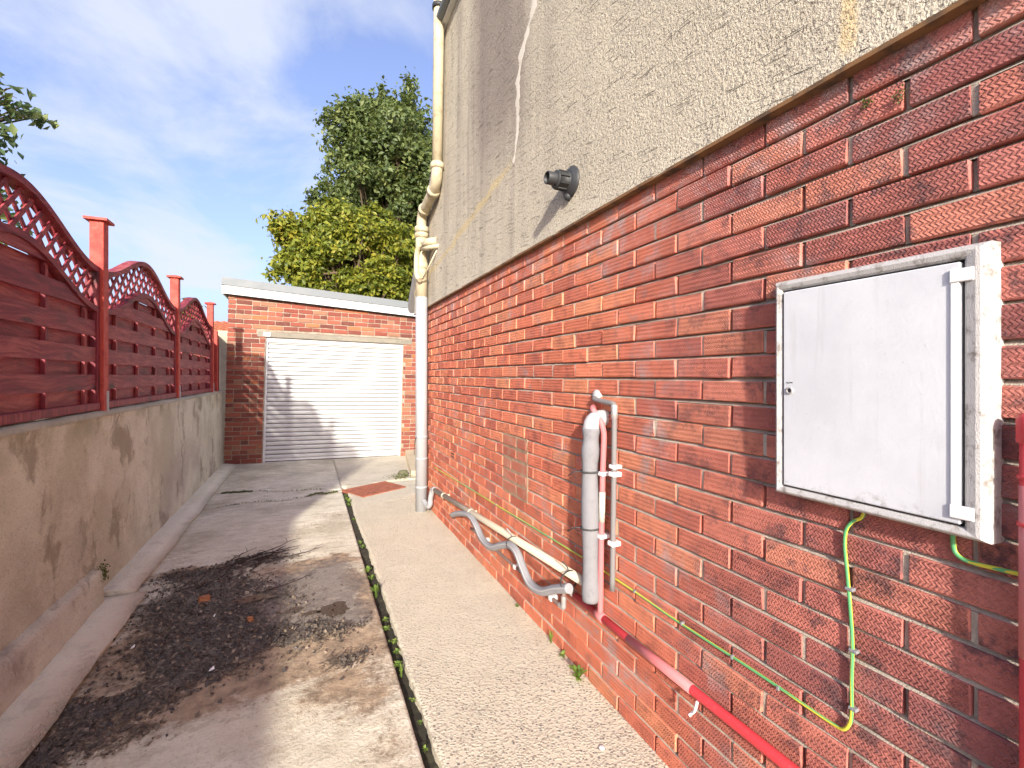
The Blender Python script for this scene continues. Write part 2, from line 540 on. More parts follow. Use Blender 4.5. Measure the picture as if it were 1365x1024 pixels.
def paint_mat(name, c, rough=0.45, dirt=0.35, dirtc=(0.2, 0.17, 0.13), scale=8, metal=0.0, thr=0.55, bumpd=0.0008):
    t = mat(name)
    p = t.pos()
    n = t.noise(p, scale, 7, 0.68)
    col = t.mix(t.ramp(n, thr, thr + 0.2, 0, dirt), c, dirtc)
    col = t.mix(t.ramp(t.noise(p, scale * 9, 4, 0.7), 0.55, 0.75, 0, dirt * 0.6), col, dirtc)
    return t.fin(col, t.ramp(n, 0.3, 0.7, rough, min(1, rough + 0.2)), t.bump(t.noise(p, scale * 14, 3), bumpd, 0.6), metal=metal, spec=0.4)


def garage_brick_mat():
    t = mat('garage_brick')
    p = t.pos()
    rnd = t.n('ObjectInfo').outputs['Random']
    col = t.ramp_col(rnd, [(0, (0.13, 0.048, 0.038)), (0.25, (0.22, 0.062, 0.046)), (0.5, (0.28, 0.082, 0.056)), (0.72, (0.33, 0.105, 0.068)), (0.9, (0.29, 0.15, 0.095)), (1, (0.42, 0.14, 0.06))])
    col = t.mix(t.ramp(t.noise(p, 12, 6, 0.7), 0.45, 0.75, 0, 0.6), col, (0.20, 0.10, 0.07))
    return t.fin(col, 0.9, t.bump(t.noise(p, 70, 5, 0.7), 0.006, 0.9), spec=0.2)


def old_brick_mat():
    t = mat('smeared_old_brick')
    p = t.pos()
    rnd = t.n('ObjectInfo').outputs['Random']
    col = t.mix(rnd, (0.34, 0.10, 0.065), (0.40, 0.15, 0.10))
    col = t.mix(t.ramp(t.noise(p, 12, 6, 0.7), 0.46, 0.7, 0, 0.6), col, (0.33, 0.24, 0.17))
    col = t.mix(t.ramp(t.noise(p, 6, 5, 0.7), 0.55, 0.75, 0, 0.6), col, (0.15, 0.14, 0.075))
    return t.fin(col, 0.92, t.bump(t.noise(p, 60, 5, 0.7), 0.005), spec=0.2)


def leaf_mat(name, stops, tr=0.35, scale=1.2):
    t = mat(name)
    p = t.pos()
    r = t.attr('leaf')
    n = t.noise(p, scale, 3)
    col = t.ramp_col(t.m('ADD', t.m('MULTIPLY', r, 0.6), t.m('MULTIPLY', n, 0.45)), stops)
    t.fin(col, 0.5, spec=0.35)
    tl = t.n('BsdfTranslucent', {0: t.mix(0.3, col, (0.5, 0.55, 0.08))})
    mx = t.n('MixShader', {0: tr})
    t.t.links.new(t.b.outputs[0], mx.inputs[1])
    t.t.links.new(tl.outputs[0], mx.inputs[2])
    t.t.links.new(mx.outputs[0], t.out.inputs[0])
    return bpy.data.materials[name]


def panel_mat():
    t = mat('cabinet_grey_paint')
    p = t.pos()
    x, y, z = t.sep(p)
    col = t.mix(t.ramp(t.noise(p, 3.5, 5, 0.6), 0.35, 0.7), (0.60, 0.62, 0.64), (0.51, 0.53, 0.555))
    col = t.mix(t.ramp(t.noise(p, 1.0, 5, 0.65, sc=(1, 30, 2.2)), 0.56, 0.72, 0, 0.35), col, (0.42, 0.42, 0.41))
    col = t.mix(t.ramp(t.noise(p, 60, 6, 0.75), 0.63, 0.70, 0, 0.5), col, (0.40, 0.38, 0.35))
    low = t.ramp(t.m('ADD', z, t.m('MULTIPLY', t.noise(p, 18, 5, 0.7), 0.10)), 1.18, 1.225, 1, 0)
    col = t.mix(t.m('MULTIPLY', low, t.ramp(t.noise(p, 45, 5, 0.75), 0.48, 0.62, 0, 0.6)), col, (0.20, 0.18, 0.15))
    h = t.m('ADD', t.noise(p, 120, 3), t.m('MULTIPLY', t.ramp(t.noise(p, 48, 2), 0.74, 0.80), 0.6))
    return t.fin(col, 0.5, t.bump(h, 0.0006, 0.7), spec=0.4)


M = {}
M['brick'] = brick_mat()
M['mortar'] = mortar_mat()
M['pmortar'] = mortar_mat('patch_mortar', (0.34, 0.25, 0.17))
M['gmortar'] = mortar_mat('garage_mortar', (0.38, 0.31, 0.24))
M['render'] = render_mat()
M['filler'] = paint_mat('crack_filler', (0.60, 0.56, 0.47), 0.9, 0.7, (0.42, 0.35, 0.26), 16, bumpd=0.004)
M['bead'] = paint_mat('rusty_bead', (0.20, 0.105, 0.045), 0.9, 0.9, (0.06, 0.045, 0.035), 12, thr=0.45)
M['drive'] = drive_mat()
M['agg'] = aggregate_mat()
M['haunch'] = concrete_mat('haunch_cement', (0.80, 0.75, 0.61), (0.69, 0.64, 0.50))
M['yard'] = concrete_mat('yard_concrete', (0.60, 0.54, 0.43), (0.50, 0.45, 0.35))
M['plinth'] = concrete_mat('plinth_cement', (0.62, 0.52, 0.36), (0.52, 0.43, 0.29))
M['lintel'] = concrete_mat('lintel_concrete', (0.27, 0.25, 0.20), (0.22, 0.20, 0.16))
M['gwall'] = garden_wall_mat()
M['coping'] = concrete_mat('coping_cement', (0.50, 0.47, 0.38), (0.36, 0.34, 0.25))
M['ground'] = concrete_mat('ground_earth', (0.16, 0.15, 0.09), (0.10, 0.12, 0.05))
M['wood'] = wood_mat()
M['woodv'] = wood_mat('red_stained_wood_upright', 'z')
M['postred'] = paint_mat('red_painted_post', (0.46, 0.060, 0.040), 0.55, 0.6, (0.24, 0.03, 0.03), 14, thr=0.48, bumpd=0.002)
M['gbrick'] = garage_brick_mat()
M['obrick'] = old_brick_mat()
M['white'] = paint_mat('white_plastic', (0.70, 0.70, 0.69), 0.35, 0.10, (0.5, 0.48, 0.44), 3)
M['roller'] = paint_mat('roller_white', (0.58, 0.58, 0.57), 0.45, 0.12, (0.36, 0.35, 0.33), 4)
M['flaky'] = paint_mat('flaking_white_paint', (0.46, 0.45, 0.435), 0.7, 0.9, (0.17, 0.145, 0.12), 32, thr=0.50, bumpd=0.004)
M['panel'] = panel_mat()
M['gap'] = paint_mat('dark_gap', (0.03, 0.03, 0.03), 0.9)
M['cream'] = paint_mat('cream_pipe_paint', (0.50, 0.44, 0.30), 0.6, 0.6, (0.27, 0.22, 0.13), 12, thr=0.48)
M['cream2'] = paint_mat('clean_cream_pipe', (0.50, 0.45, 0.34), 0.4, 0.2, (0.45, 0.4, 0.3), 8)
M['pipew'] = paint_mat('pale_grey_pipe_paint', (0.35, 0.36, 0.37), 0.45, 0.25, (0.42, 0.42, 0.4), 8)
M['foam'] = paint_mat('grey_foam', (0.27, 0.27, 0.28), 0.9, 0.4, (0.16, 0.16, 0.17), 14, bumpd=0.003)
M['sleeve'] = paint_mat('grey_sleeve', (0.22, 0.22, 0.23), 0.85, 0.4, (0.14, 0.14, 0.15), 26, thr=0.48, bumpd=0.003)
M['foamend'] = paint_mat('foil_wrap', (0.40, 0.40, 0.40), 0.4, 0.2, (0.5, 0.5, 0.5), 14)
M['pink'] = paint_mat('faded_red_pipe_paint', (0.56, 0.17, 0.17), 0.5, 0.55, (0.60, 0.36, 0.36), 13, thr=0.55)
M['red'] = paint_mat('red_pipe_paint', (0.58, 0.045, 0.055), 0.4, 0.35, (0.50, 0.25, 0.25), 12, thr=0.58)
M['copper'] = paint_mat('tarnished_copper', (0.20, 0.19, 0.185), 0.6, 0.6, (0.14, 0.19, 0.175), 15, metal=0.1)
M['brownpipe'] = paint_mat('painted_brown_pipe', (0.22, 0.15, 0.13), 0.5, 0.5, (0.35, 0.28, 0.25), 15)
M['solder'] = paint_mat('grey_metal', (0.42, 0.41, 0.40), 0.45, 0.4, (0.2, 0.19, 0.18), 20, metal=0.5)
M['black'] = paint_mat('black_plastic', (0.030, 0.032, 0.034), 0.45, 0.25, (0.10, 0.10, 0.10), 20)
M['tie'] = paint_mat('cable_tie', (0.05, 0.05, 0.05), 0.5)
M['rust'] = paint_mat('rusty_iron', (0.32, 0.105, 0.060), 0.8, 0.6, (0.17, 0.065, 0.04), 10, thr=0.45, bumpd=0.002)
M['greytrim'] = paint_mat('grey_roof_trim', (0.17, 0.19, 0.20), 0.5, 0.15, (0.35, 0.37, 0.38), 5)
M['slate'] = paint_mat('roof_slate', (0.22, 0.21, 0.20), 0.8, 0.5, (0.13, 0.13, 0.12), 6, bumpd=0.003)
M['bark'] = paint_mat('bark', (0.12, 0.085, 0.055), 0.95, 0.5, (0.06, 0.045, 0.03), 10, bumpd=0.01)
M['twig'] = paint_mat('dark_twig', (0.040, 0.026, 0.022), 0.8, 0.4, (0.09, 0.06, 0.045), 30)
M['soil'] = paint_mat('dark_soil', (0.035, 0.030, 0.020), 0.95, 0.7, (0.09, 0.085, 0.045), 25, thr=0.48, bumpd=0.01)
M['clod'] = paint_mat('wet_clods', (0.080, 0.066, 0.056), 0.6, 0.9, (0.22, 0.16, 0.11), 40, thr=0.50)
M['litter'] = leaf_mat('wet_leaf_litter', [(0.1, (0.030, 0.026, 0.024)), (0.42, (0.075, 0.062, 0.054)), (0.65, (0.16, 0.125, 0.09)), (0.9, (0.34, 0.27, 0.20))], 0.0, 6)
M['chip'] = paint_mat('brick_chip', (0.36, 0.15, 0.07), 0.9, 0.5, (0.25, 0.12, 0.07), 20, bumpd=0.004)
M['paper'] = paint_mat('paper_scrap', (0.72, 0.71, 0.70), 0.8, 0.3)
M['moss'] = leaf_mat('moss', [(0.2, (0.05, 0.07, 0.015)), (0.8, (0.12, 0.13, 0.03))], 0.1, 9)
M['weed'] = leaf_mat('weed_leaf', [(0.2, (0.09, 0.17, 0.03)), (0.6, (0.17, 0.27, 0.05)), (0.9, (0.30, 0.36, 0.09))], 0.35, 9)
M['leafd'] = leaf_mat('dark_leaf', [(0.15, (0.035, 0.055, 0.020)), (0.45, (0.085, 0.125, 0.040)), (0.75, (0.15, 0.19, 0.060)), (0.95, (0.24, 0.25, 0.085))], 0.3, 0.9)
M['leafy'] = leaf_mat('yellow_green_leaf', [(0.15, (0.060, 0.095, 0.018)), (0.45, (0.17, 0.21, 0.028)), (0.75, (0.32, 0.32, 0.040)), (0.95, (0.45, 0.34, 0.045))], 0.4, 1.0)
M['leafb'] = leaf_mat('blue_green_leaf', [(0.15, (0.05, 0.085, 0.05)), (0.6, (0.11, 0.17, 0.07)), (0.95, (0.28, 0.30, 0.08))], 0.3, 1.0)
M['tile'] = paint_mat('red_roof_tile', (0.46, 0.15, 0.075), 0.85, 0.5, (0.22, 0.10, 0.06), 4, bumpd=0.004)
M['hwall'] = paint_mat('cream_wall', (0.62, 0.56, 0.46), 0.9, 0.3)
M['glass'] = paint_mat('window_glass', (0.03, 0.04, 0.05), 0.08, 0.05)


def earth_cable_mat():
    t = mat('green_yellow_sleeve')
    p = t.pos()
    x, y, z = t.sep(p)
    sw = t.noise(p, 7, 2)
    a = t.m('ADD', t.m('MULTIPLY', t.m('ADD', z, y), 5.0), t.m('MULTIPLY', x, 900.0))
    s = t.ramp(t.m('ADD', t.m('SINE', a), t.m('MULTIPLY', t.m('SUBTRACT', sw, 0.5), 1.5)), -0.1, 0.1)
    return t.fin(t.mix(s, (0.55, 0.52, 0.05), (0.10, 0.36, 0.14)), 0.4, spec=0.4)


M['cable'] = earth_cable_mat()


def fbm(x, y, z=0.0, o=4):
    return mnoise.fractal((x, y, z), 0.6, 2.0, o)


# ------------------------------------------------------------------ the ground
bm_g = MB().add([(-400, -400, -0.30), (400, -400, -0.30), (400, 400, -0.30), (-400, 400, -0.30)], [(0, 1, 2, 3)])
tag(obj('ground', bm_g, M['ground']), kind='structure')


def gz(x, y):
    return -0.024 * x * sstep(6.0, 8.3, y)


MUD = [(-.62, 3.45, .36, .42, 1.0), (-.52, 3.05, .38, .34, 1.05), (-.45, 2.72, .30, .22, 1.0), (-.74, 2.52, .20, .16, .95), (-.15, 2.80, .36, .20, .75),
       (.12, 2.78, .22, .16, .6), (-.38, 3.98, .30, .12, .85), (-.70, 3.85, .34, .16, .8), (-.2, 3.35, .25, .3, .5), (.2, 2.42, .16, .12, .6), (-.85, 2.3, .25, .14, .85)]
BRN = [(-.80, 3.0, .30, .45, .9), (-.82, 2.45, .30, .30, 1.0), (-.35, 2.50, .50, .30, .9), (.15, 2.55, .36, .34, .9), (.22, 2.18, .26, .22, .75), (.05, 3.72, .55, .16, .8),
       (-.70, 3.95, .42, .14, .9), (.33, 3.1, .14, .6, .75), (-.25, 3.2, .6, .7, .55), (.0, 4.6, .5, .22, .35), (.2, 4.95, .25, .2, .4), (-.95, 4.4, .2, .8, .3), (.3, 1.8, .2, .3, .45)]
WET = [(.05, 3.35, .34, .38, 1.0), (-.2, 3.05, .4, .35, .8), (.1, 2.95, .3, .25, .8)]
PALE = [(-.15, 2.12, .35, .14, .9), (-.6, 2.05, .3, .12, .7), (.0, 1.8, .5, .2, .6), (-.5, 5.0, .5, .5, .4)]


def field(bl, x, y):
    wx = x + 0.12 * fbm(x * 3, y * 3, 1.0)
    wy = y + 0.12 * fbm(x * 3, y * 3, 5.0)
    s = 0
    for cx, cy, rx, ry, w in bl:
        d = ((wx - cx) / rx) ** 2 + ((wy - cy) / ry) ** 2
        if d < 4:
            s = max(s, w * math.exp(-d * 0.9) * 1.15)
    return min(1.0, s)


def slab(name, x0, x1, ylo, yhi, nx, ny, m, parent, zoff=0.0, attrs=True, ypow=1.0, rough=0.004, depth=0.11):
    vs_, fs_ = [], []
    at = {'mud': [], 'brown': [], 'wet': [], 'pale': []}
    for j in range(ny + 1):
        tj = (j / ny) ** ypow
        for i in range(nx + 1):
            x = x0 + (x1 - x0) * i / nx
            a, b = ylo(x), yhi(x)
            y = a + (b - a) * tj
            z = gz(x, y) + zoff + rough * fbm(x * 2.2, y * 2.2, 3.0)
            if attrs:
                q = {k: field(bl, x, y) for k, bl in (('mud', MUD), ('brown', BRN), ('wet', WET), ('pale', PALE))}
                for k in at: at[k].append(q[k])
                z += 0.020 * max(0, q['mud'] - 0.25) * (0.5 + 0.9 * fbm(x * 14, y * 14, 8.0)) + 0.004 * q['brown'] * fbm(x * 20, y * 20, 2.0)
            vs_.append((x, y, z))
    w = nx + 1
    for j in range(ny):
        for i in range(nx):
            fs_.append((j * w + i, j * w + i + 1, (j + 1) * w + i + 1, (j + 1) * w + i))
    mb = MB().add(vs_, fs_, True)
    rim = [i for i in range(w)] + [j * w + nx for j in range(1, ny + 1)] + [ny * w + i for i in range(nx - 1, -1, -1)] + [j * w for j in range(ny - 1, 0, -1)]
    o = len(mb.v)
    mb.v += [(vs_[i][0], vs_[i][1], vs_[i][2] - depth) for i in rim]
    for k in range(len(rim)):
        k2 = (k + 1) % len(rim)
        mb.f.append((rim[k2], rim[k], o + k, o + k2))
        mb.sm.append(False)
    me = mb.mesh(name, recalc=False)
    if attrs:
        for k, vals in at.items():
            a = me.attributes.new(k, 'FLOAT', 'POINT')
            a.data.foreach_set('value', vals + [0.0] * len(rim))
    return link(name, me, m, parent)


def crack1(x): return 5.88 + 0.12 * x + 0.05 * math.sin(x * 7) + 0.05 * fbm(x * 6, 1.0)
def crack2(x): return 6.20 - 0.30 * x + 0.03 * math.sin(x * 9 + 1) + 0.05 * fbm(x * 7, 9.0) if x < 0.36 else 6.09
def edge_n(y): return 0.385


drive = thing('driveway', 'worn tan concrete driveway stained with black mud', None, (0, 0, 0))
drive['kind'] = 'structure'
slab('concrete_slab', -1.19, 0.392, lambda x: 1.0, lambda x: crack1(x) - 0.008, 130, 400, M['drive'], drive)
slab('concrete_slab', -1.19, 0.392, lambda x: -6.0, lambda x: 0.995, 24, 40, M['drive'], drive)
slab('concrete_slab', -1.19, 0.40, lambda x: crack1(x) + 0.008, lambda x: max(crack2(x) - 0.008, crack1(x) + 0.012), 60, 30, M['drive'], drive)
slab('concrete_slab', -1.19, 0.40, lambda x: crack2(x) + 0.008, lambda x: 8.7, 60, 90, M['drive'], drive)
slab('concrete_slab', 0.404, 2.6, lambda x: 6.32 - 0.10 * math.sin(x * 3) - 0.5 * sstep(1.2, 1.9, x), lambda x: 8.7, 50, 60, M['yard'], drive, attrs=False)

path = thing('footpath', 'cream exposed aggregate concrete path along the brick wall', None, (0, 0, 0))
path['kind'] = 'structure'


def path_left(y): return 0.452 + 0.008 * math.sin(y * 2.3) + 0.008 * fbm(y * 3, 4.0) + 0.007 * fbm(y * 17, 9.0)


def path_slab(y0, y1, ny, top=None):
    vs_, fs_ = [], []
    nx = 30
    for j in range(ny + 1):
        y = y0 + (y1 - y0) * j / ny
        for i in range(nx + 1):
            s = i / nx
            xl = path_left(y)
            yy = y
            if top and j > ny - 6:
                yy = y - (0.12 * math.sin(s * 3) + 0.3 * max(0, s - .7)) * (j - ny + 6) / 6
            vs_.append((xl + (1.235 - xl) * s if y < 5.3 else xl + (1.9 - xl) * s, yy, 0.006 + 0.003 * fbm(s * 3, y * 2.5, 6.0)))
    w = nx + 1
    for j in range(ny):
        for i in range(nx):
            fs_.append((j * w + i, j * w + i + 1, (j + 1) * w + i + 1, (j + 1) * w + i))
    mb = MB().add(vs_, fs_, True)
    rim = [i for i in range(w)] + [j * w + nx for j in range(1, ny + 1)] + [ny * w + i for i in range(nx - 1, -1, -1)] + [j * w for j in range(ny - 1, 0, -1)]
    o = len(mb.v)
    mb.v += [(vs_[i][0], vs_[i][1], vs_[i][2] - .12) for i in rim]
    for k in range(len(rim)):
        k2 = (k + 1) % len(rim)
        mb.f.append((rim[k2], rim[k], o + k, o + k2))
        mb.sm.append(False)
    link('path_slab', mb.mesh('path_slab', recalc=False), M['agg'], path)


path_slab(-6.0, 6.30, 420, True)

# soil in the joint and in the cracks
js = MB()
vs_, fs_ = [], []
N = 260
for j in range(N + 1):
    y = -2 + 8.1 * j / N
    for i, x in enumerate((0.375, 0.40, 0.43, 0.475)):
        vs_.append((x, y, -0.030 + 0.016 * fbm(x * 30, y * 14, 2.0) + (0.018 if y > 3.8 else 0)))
for j in range(N):
    for i in range(3):
        fs_.append((j * 4 + i, j * 4 + i + 1, (j + 1) * 4 + i + 1, (j + 1) * 4 + i))
js.add(vs_, fs_, True)
tag(obj('joint_soil', js, M['soil']), 'dark soil filling the joint between driveway and path', 'soil', kind='stuff')
cs = MB()
for fn in (crack1, crack2):
    for i in range(40):
        xa, xb = -1.15 + 1.5 * i / 40, -1.15 + 1.5 * (i + 1) / 40
        cs.add([(xa, fn(xa) - .03, -.02), (xb, fn(xb) - .03, -.02), (xb, fn(xb) + .03, -.02), (xa, fn(xa) + .03, -.02)], [(0, 1, 2, 3)])
tag(obj('crack_soil', cs, M['soil']), 'dark soil showing in the cracks of the driveway', 'soil', kind='stuff')


def leaf_mesh(name, centers, normals, sizes, m, aspect=1.6):
    """many small leaves in one mesh, two triangles folded along the midrib"""
    n = len(centers)
    c = np.asarray(centers, dtype=np.float64)
    nn = np.asarray(normals, dtype=np.float64)
    nn /= np.linalg.norm(nn, axis=1)[:, None] + 1e-9
    rng = np.random.default_rng(n)
    a = rng.normal(size=(n, 3))
    a -= nn * (a * nn).sum(1)[:, None]
    a /= np.linalg.norm(a, axis=1)[:, None] + 1e-9
    b = np.cross(nn, a)
    s = np.asarray(sizes)[:, None]
    fold = s * 0.18 * nn
    v = np.empty((n, 4, 3))
    v[:, 0] = c - a * s * 0.5 * aspect
    v[:, 1] = c + b * s * 0.42 + fold
    v[:, 2] = c + a * s * 0.5 * aspect
    v[:, 3] = c - b * s * 0.42 + fold
    me = bpy.data.meshes.new(name)
    me.vertices.add(n * 4)
    me.vertices.foreach_set('co', v.ravel())
    me.loops.add(n * 6)
    base = (np.arange(n) * 4)[:, None]
    idx = (base + np.array([0, 1, 2, 0, 2, 3])[None]).ravel()
    me.loops.foreach_set('vertex_index', idx.astype(np.int32))
    me.polygons.add(n * 2)
    me.polygons.foreach_set('loop_start', (np.arange(n * 2) * 3).astype(np.int32))
    me.update(calc_edges=True)
    at = me.attributes.new('leaf', 'FLOAT', 'POINT')
    at.data.foreach_set('value', np.repeat(rng.random(n), 4).astype(np.float32))
    me.materials.append(m)
    return me


# haunch of cement along the garden wall, in two lengths
def haunch(y0, y1, xo, zw, zo, n):
    vs_, fs_ = [], []
    prof = [(-1.225, zw), (-1.15, zw - .004), (xo + .02, zo + .012), (xo, zo), (xo - .002, -.06)]
    for j in range(n + 1):
        y = y0 + (y1 - y0) * j / n
        for i, (x, z) in enumerate(prof):
            w = 0.02 * fbm(y * 1.7, i * 0.3, 7.0) if i >= 2 else 0
            vs_.append((x + w, y, z + 0.004 * fbm(y * 5, i * 2.0, 3.0)))
    k = len(prof)
    for j in range(n):
        for i in range(k - 1):
            fs_.append((j * k + i + 1, j * k + i, (j + 1) * k + i, (j + 1) * k + i + 1))
    mb = MB().add(vs_, fs_, True)
    mb.f.append(tuple(range(k)))
    mb.sm.append(False)
    mb.f.append(tuple(n * k + i for i in range(k))[::-1])
    mb.sm.append(False)
    return mb


hn = thing('kerb_haunch', 'pale cement haunch along the foot of the garden wall', None, (0, 0, 0))
hn['kind'] = 'structure'
obj('cement_strip', haunch(3.70, 8.34, -1.03, .055, .018, 90), M['haunch'], hn)
obj('cement_strip', haunch(-3.0, 3.685, -0.965, .030, .014, 120), M['haunch'], hn)

# ------------------------------------------------------------------ garden wall
gw = thing('garden_wall', 'stained tan cement rendered retaining wall below the red fence', 'wall', (-1.31, 4, 0))
vs_, fs_ = [], []
ny, nz = 220, 30
for j in range(ny + 1):
    y = -3.0 + 11.34 * j / ny
    for i in range(nz + 1):
        z = -0.08 + 1.263 * i / nz
        vs_.append((-1.21 + 0.006 * fbm(y * 1.4, z * 1.8, 2.0) + 0.002 * fbm(y * 9, z * 9, 4.0), y, z))
w = nz + 1
for j in range(ny):
    for i in range(nz):
        fs_.append((j * w + i, (j + 1) * w + i, (j + 1) * w + i + 1, j * w + i + 1))
link('render_face', MB().add(vs_, fs_, True).mesh('render_face', recalc=False), M['gwall'], gw)
obj('core', MB().box(-1.41, -1.22, -3.0, 8.335, -.1, 1.175), M['gwall'], gw)
cp = MB()
vs_, fs_ = [], []
for j in range(ny + 1):
    y = -3.0 + 11.34 * j / ny
    e = 0.008 * fbm(y * 6, 3.0)
    f = 0.006 * fbm(y * 3, 6.0)
    vs_ += [(-1.204 + e, y, 1.172 + f), (-1.207 + e, y, 1.196 + f), (-1.225 + e, y, 1.206 + f), (-1.42, y, 1.208 + f), (-1.42, y, 1.17)]
for j in range(ny):
    for i in range(4):
        fs_.append((j * 5 + i, (j + 1) * 5 + i, (j + 1) * 5 + i + 1, j * 5 + i + 1))
link('coping', cp.add(vs_, fs_, True).mesh('coping', recalc=False), M['coping'], gw)
lg = MB()
vs_, fs_ = [], []
n = 120
for j in range(n + 1):
    y = -3.0 + 6.62 * j / n
    e = 0.008 * fbm(y * 3, 8.0)
    zt = 0.235 + 0.008 * fbm(y * 2.5, 2.0)
    vs_ += [(-1.155 + e, y, 0.0), (-1.160 + e, y, zt - .03), (-1.172 + e, y, zt - .006), (-1.19, y, zt), (-1.23, y, zt + .012)]
for j in range(n):
    for i in range(4):
        fs_.append((j * 5 + i, (j + 1) * 5 + i, (j + 1) * 5 + i + 1, j * 5 + i + 1))
lg.add(vs_, fs_, True)
lg.f.append(tuple(n * 5 + i for i in range(5)))
lg.sm.append(False)
link('ledge', lg.mesh('ledge', recalc=False), M['gwall'], gw)
rng = np.random.default_rng(5)
cc = rng.normal(size=(160, 3)) * (.014, .018, .030) + (-1.165, 3.625, .205)
tag(link('moss_clump', leaf_mesh('moss_clump', cc, rng.normal(size=(160, 3)), rng.uniform(.008, .018, 160), M['moss'], 1.0), None),
    'small clump of dark moss on the end of the garden wall ledge', 'moss', kind='stuff')

# ------------------------------------------------------------------ house
HY0, HY1 = -1.6, 5.45
house = thing('house', 'house with a ribbed red brick lower wall and roughcast render above', 'house', (3.6, 2.0, 0))
HB = 2.175   # top of the brickwork

# brick core with mortar face
poly = [(HY0, -.1), (HY1, -.1), (HY1, 2.45), (4.36, 3.62), (4.36, 4.705), (HY0, 4.705)]
obj('mortar_bed', MB().prism([(HY0, -.1), (HY1, -.1), (HY1, HB), (HY0, HB)], 'x', WX + 0.0195, 6.0), M['mortar'], house)
for row in range(1, 29):                 # weather-struck bed joints, sloping out to the brick below
    vs_, fs_ = [], []
    n = 170
    for j in range(n + 1):
        y = HY0 + (HY1 - HY0) * j / n
        e = 0.0022 * fbm(y * 9, row * 3.3) + 0.0016 * fbm(y * 40, row * 5.1)
        vs_ += [(WX + .0065 + e, y, row * COURSE - .0062), (WX + .0095 + e, y, row * COURSE - .0030), (WX + .0205, y, row * COURSE + .0058)]
    for j in range(n):
        a = j * 3
        fs_ += [(a + 1, a, a + 3, a + 4), (a + 2, a + 1, a + 4, a + 5)]
    link('bed_joint', MB().add(vs_, fs_, True).mesh('bed_joint', recalc=False), M['mortar'], house)


def brick_mesh(ly, lz=0.0632, dep=0.034, seed=0):
    random.seed(seed)
    mb = MB().box(0, dep, -ly / 2, ly / 2, -lz / 2, lz / 2, 0.003, jit=0.0017)
    return mb.mesh('brick')


FULL = [brick_mesh(0.2145, seed=s) for s in range(6)]
HALF = [brick_mesh(0.102, seed=s + 20) for s in range(3)]
for me in FULL + HALF: me.materials.append(M['brick'])
random.seed(11)


def proj(p):
    c, s = 600 / math.hypot(600, 273), 273 / math.hypot(600, 273)
    x, y, z = p[0], p[1], p[2] - 1.437
    d = x * s + y * c
    return d, (682.5 + 600 * (x * c - y * s) / d, 501 - 600 * z / d) if d > .05 else None


slots = []
PATCH = (2.42, 2.79, 9, 14)          # y range and courses of the bricked-up hole
for row in range(29):
    off = JO[row % 2]
    z = row * COURSE + COURSE / 2
    k = math.floor((HY0 - off) / PITCH) + 1
    while off + k * PITCH < HY1 + .02:
        ya, yb = off + k * PITCH, off + (k + 1) * PITCH
        k += 1
        if ya > HY1 - .03: continue
        yb = min(yb, HY1 + .005)
        segs = [(ya, yb)]
        if PATCH[2] <= row < PATCH[3]:
            if ya >= PATCH[0] - .02 and yb <= PATCH[1] + .02: continue
            if ya < PATCH[0] < yb: segs = [(ya, PATCH[0])]
            elif ya < PATCH[1] < yb: segs = [(PATCH[1], yb)]
        for a, b in segs:
            if b - a < .05: continue
            slots.append((row, a, b, z))


def area(sl):
    row, a, b, z = sl
    q = [proj((WX, y, zz))[1] for y, zz in ((a, z - .03), (b, z - .03), (b, z + .03), (a, z + .03))]
    if any(p is None for p in q): return 0
    cx, cy = sum(p[0] for p in q) / 4, sum(p[1] for p in q) / 4
    if not (-20 < cx < 1400 and -20 < cy < 1044): return 0
    return abs(sum(q[i][0] * q[(i + 1) % 4][1] - q[(i + 1) % 4][0] * q[i][1] for i in range(4)))


slots.sort(key=area, reverse=True)
rest = MB()
for i, (row, a, b, z) in enumerate(slots):
    ln = b - a - 0.0105
    yc = (a + b) / 2
    dx, dz, rr = random.gauss(0, .0013), random.gauss(0, .0014), random.gauss(0, .006)
    full = abs(b - a - PITCH) < .004
    if i < 300 and full:
        o = link('brick', random.choice(FULL), None, house, (WX + dx - house.location.x, yc - house.location.y, z + dz))
        o.rotation_euler = (rr, 0, random.gauss(0, .004))
    else:
        src = random.choice(FULL)
        k = ln / 0.2145
        vv = [(v.co.x + WX + dx, v.co.y * k + yc, v.co.z + z + dz + rr * v.co.y * k) for v in src.vertices]
        rest.add(vv, [tuple(p.vertices) for p in src.polygons])
pj = MB()
for row, a, b, z in slots:
    w_ = random.uniform(.0045, .0062)
    d_ = WX + random.choice((.004, .006, .009, .013, .017))
    pj.box(d_, WX + .02, a - w_, a + w_, z - .032, z + .030, jit=.0012)
o = obj('perpend_joints', pj, M['mortar'], house)
o['kind'] = 'stuff'
o = obj('brickwork', rest, M['brick'], house)
o['kind'] = 'stuff'

# bricked-up hole: older, smooth, smeared bricks out of bond
obj('patch_mortar', MB().box(WX - .0005, WX + .03, PATCH[0] + .003, PATCH[1] - .003, PATCH[2] * COURSE - .008, PATCH[3] * COURSE + .004), M['pmortar'], house)
random.seed(4)
for row in range(PATCH[2], PATCH[3]):
    z = row * COURSE + COURSE / 2
    y = PATCH[0] + .006 + random.choice((0, .0))
    cuts = random.choice([(0.22, .13), (.14, .21), (.10, .23)])
    for ln in cuts:
        o = obj('patch_brick', MB().box(WX - .004, WX + .03, y + .006, y + ln - .006, z - .029, z + .029, .004, jit=.003), M['obrick'], house)
        y += ln + .004
# small slotted vent
vb = obj('air_vent', MB().box(WX - .004, WX + .02, 3.87, 3.99, .685, .748, .003), M['tile'], house)
for zz in (.700, .725):
    obj('slot', MB().box(WX - .0055, WX + .0, 3.885, 3.975, zz, zz + .010), M['gap'], vb)

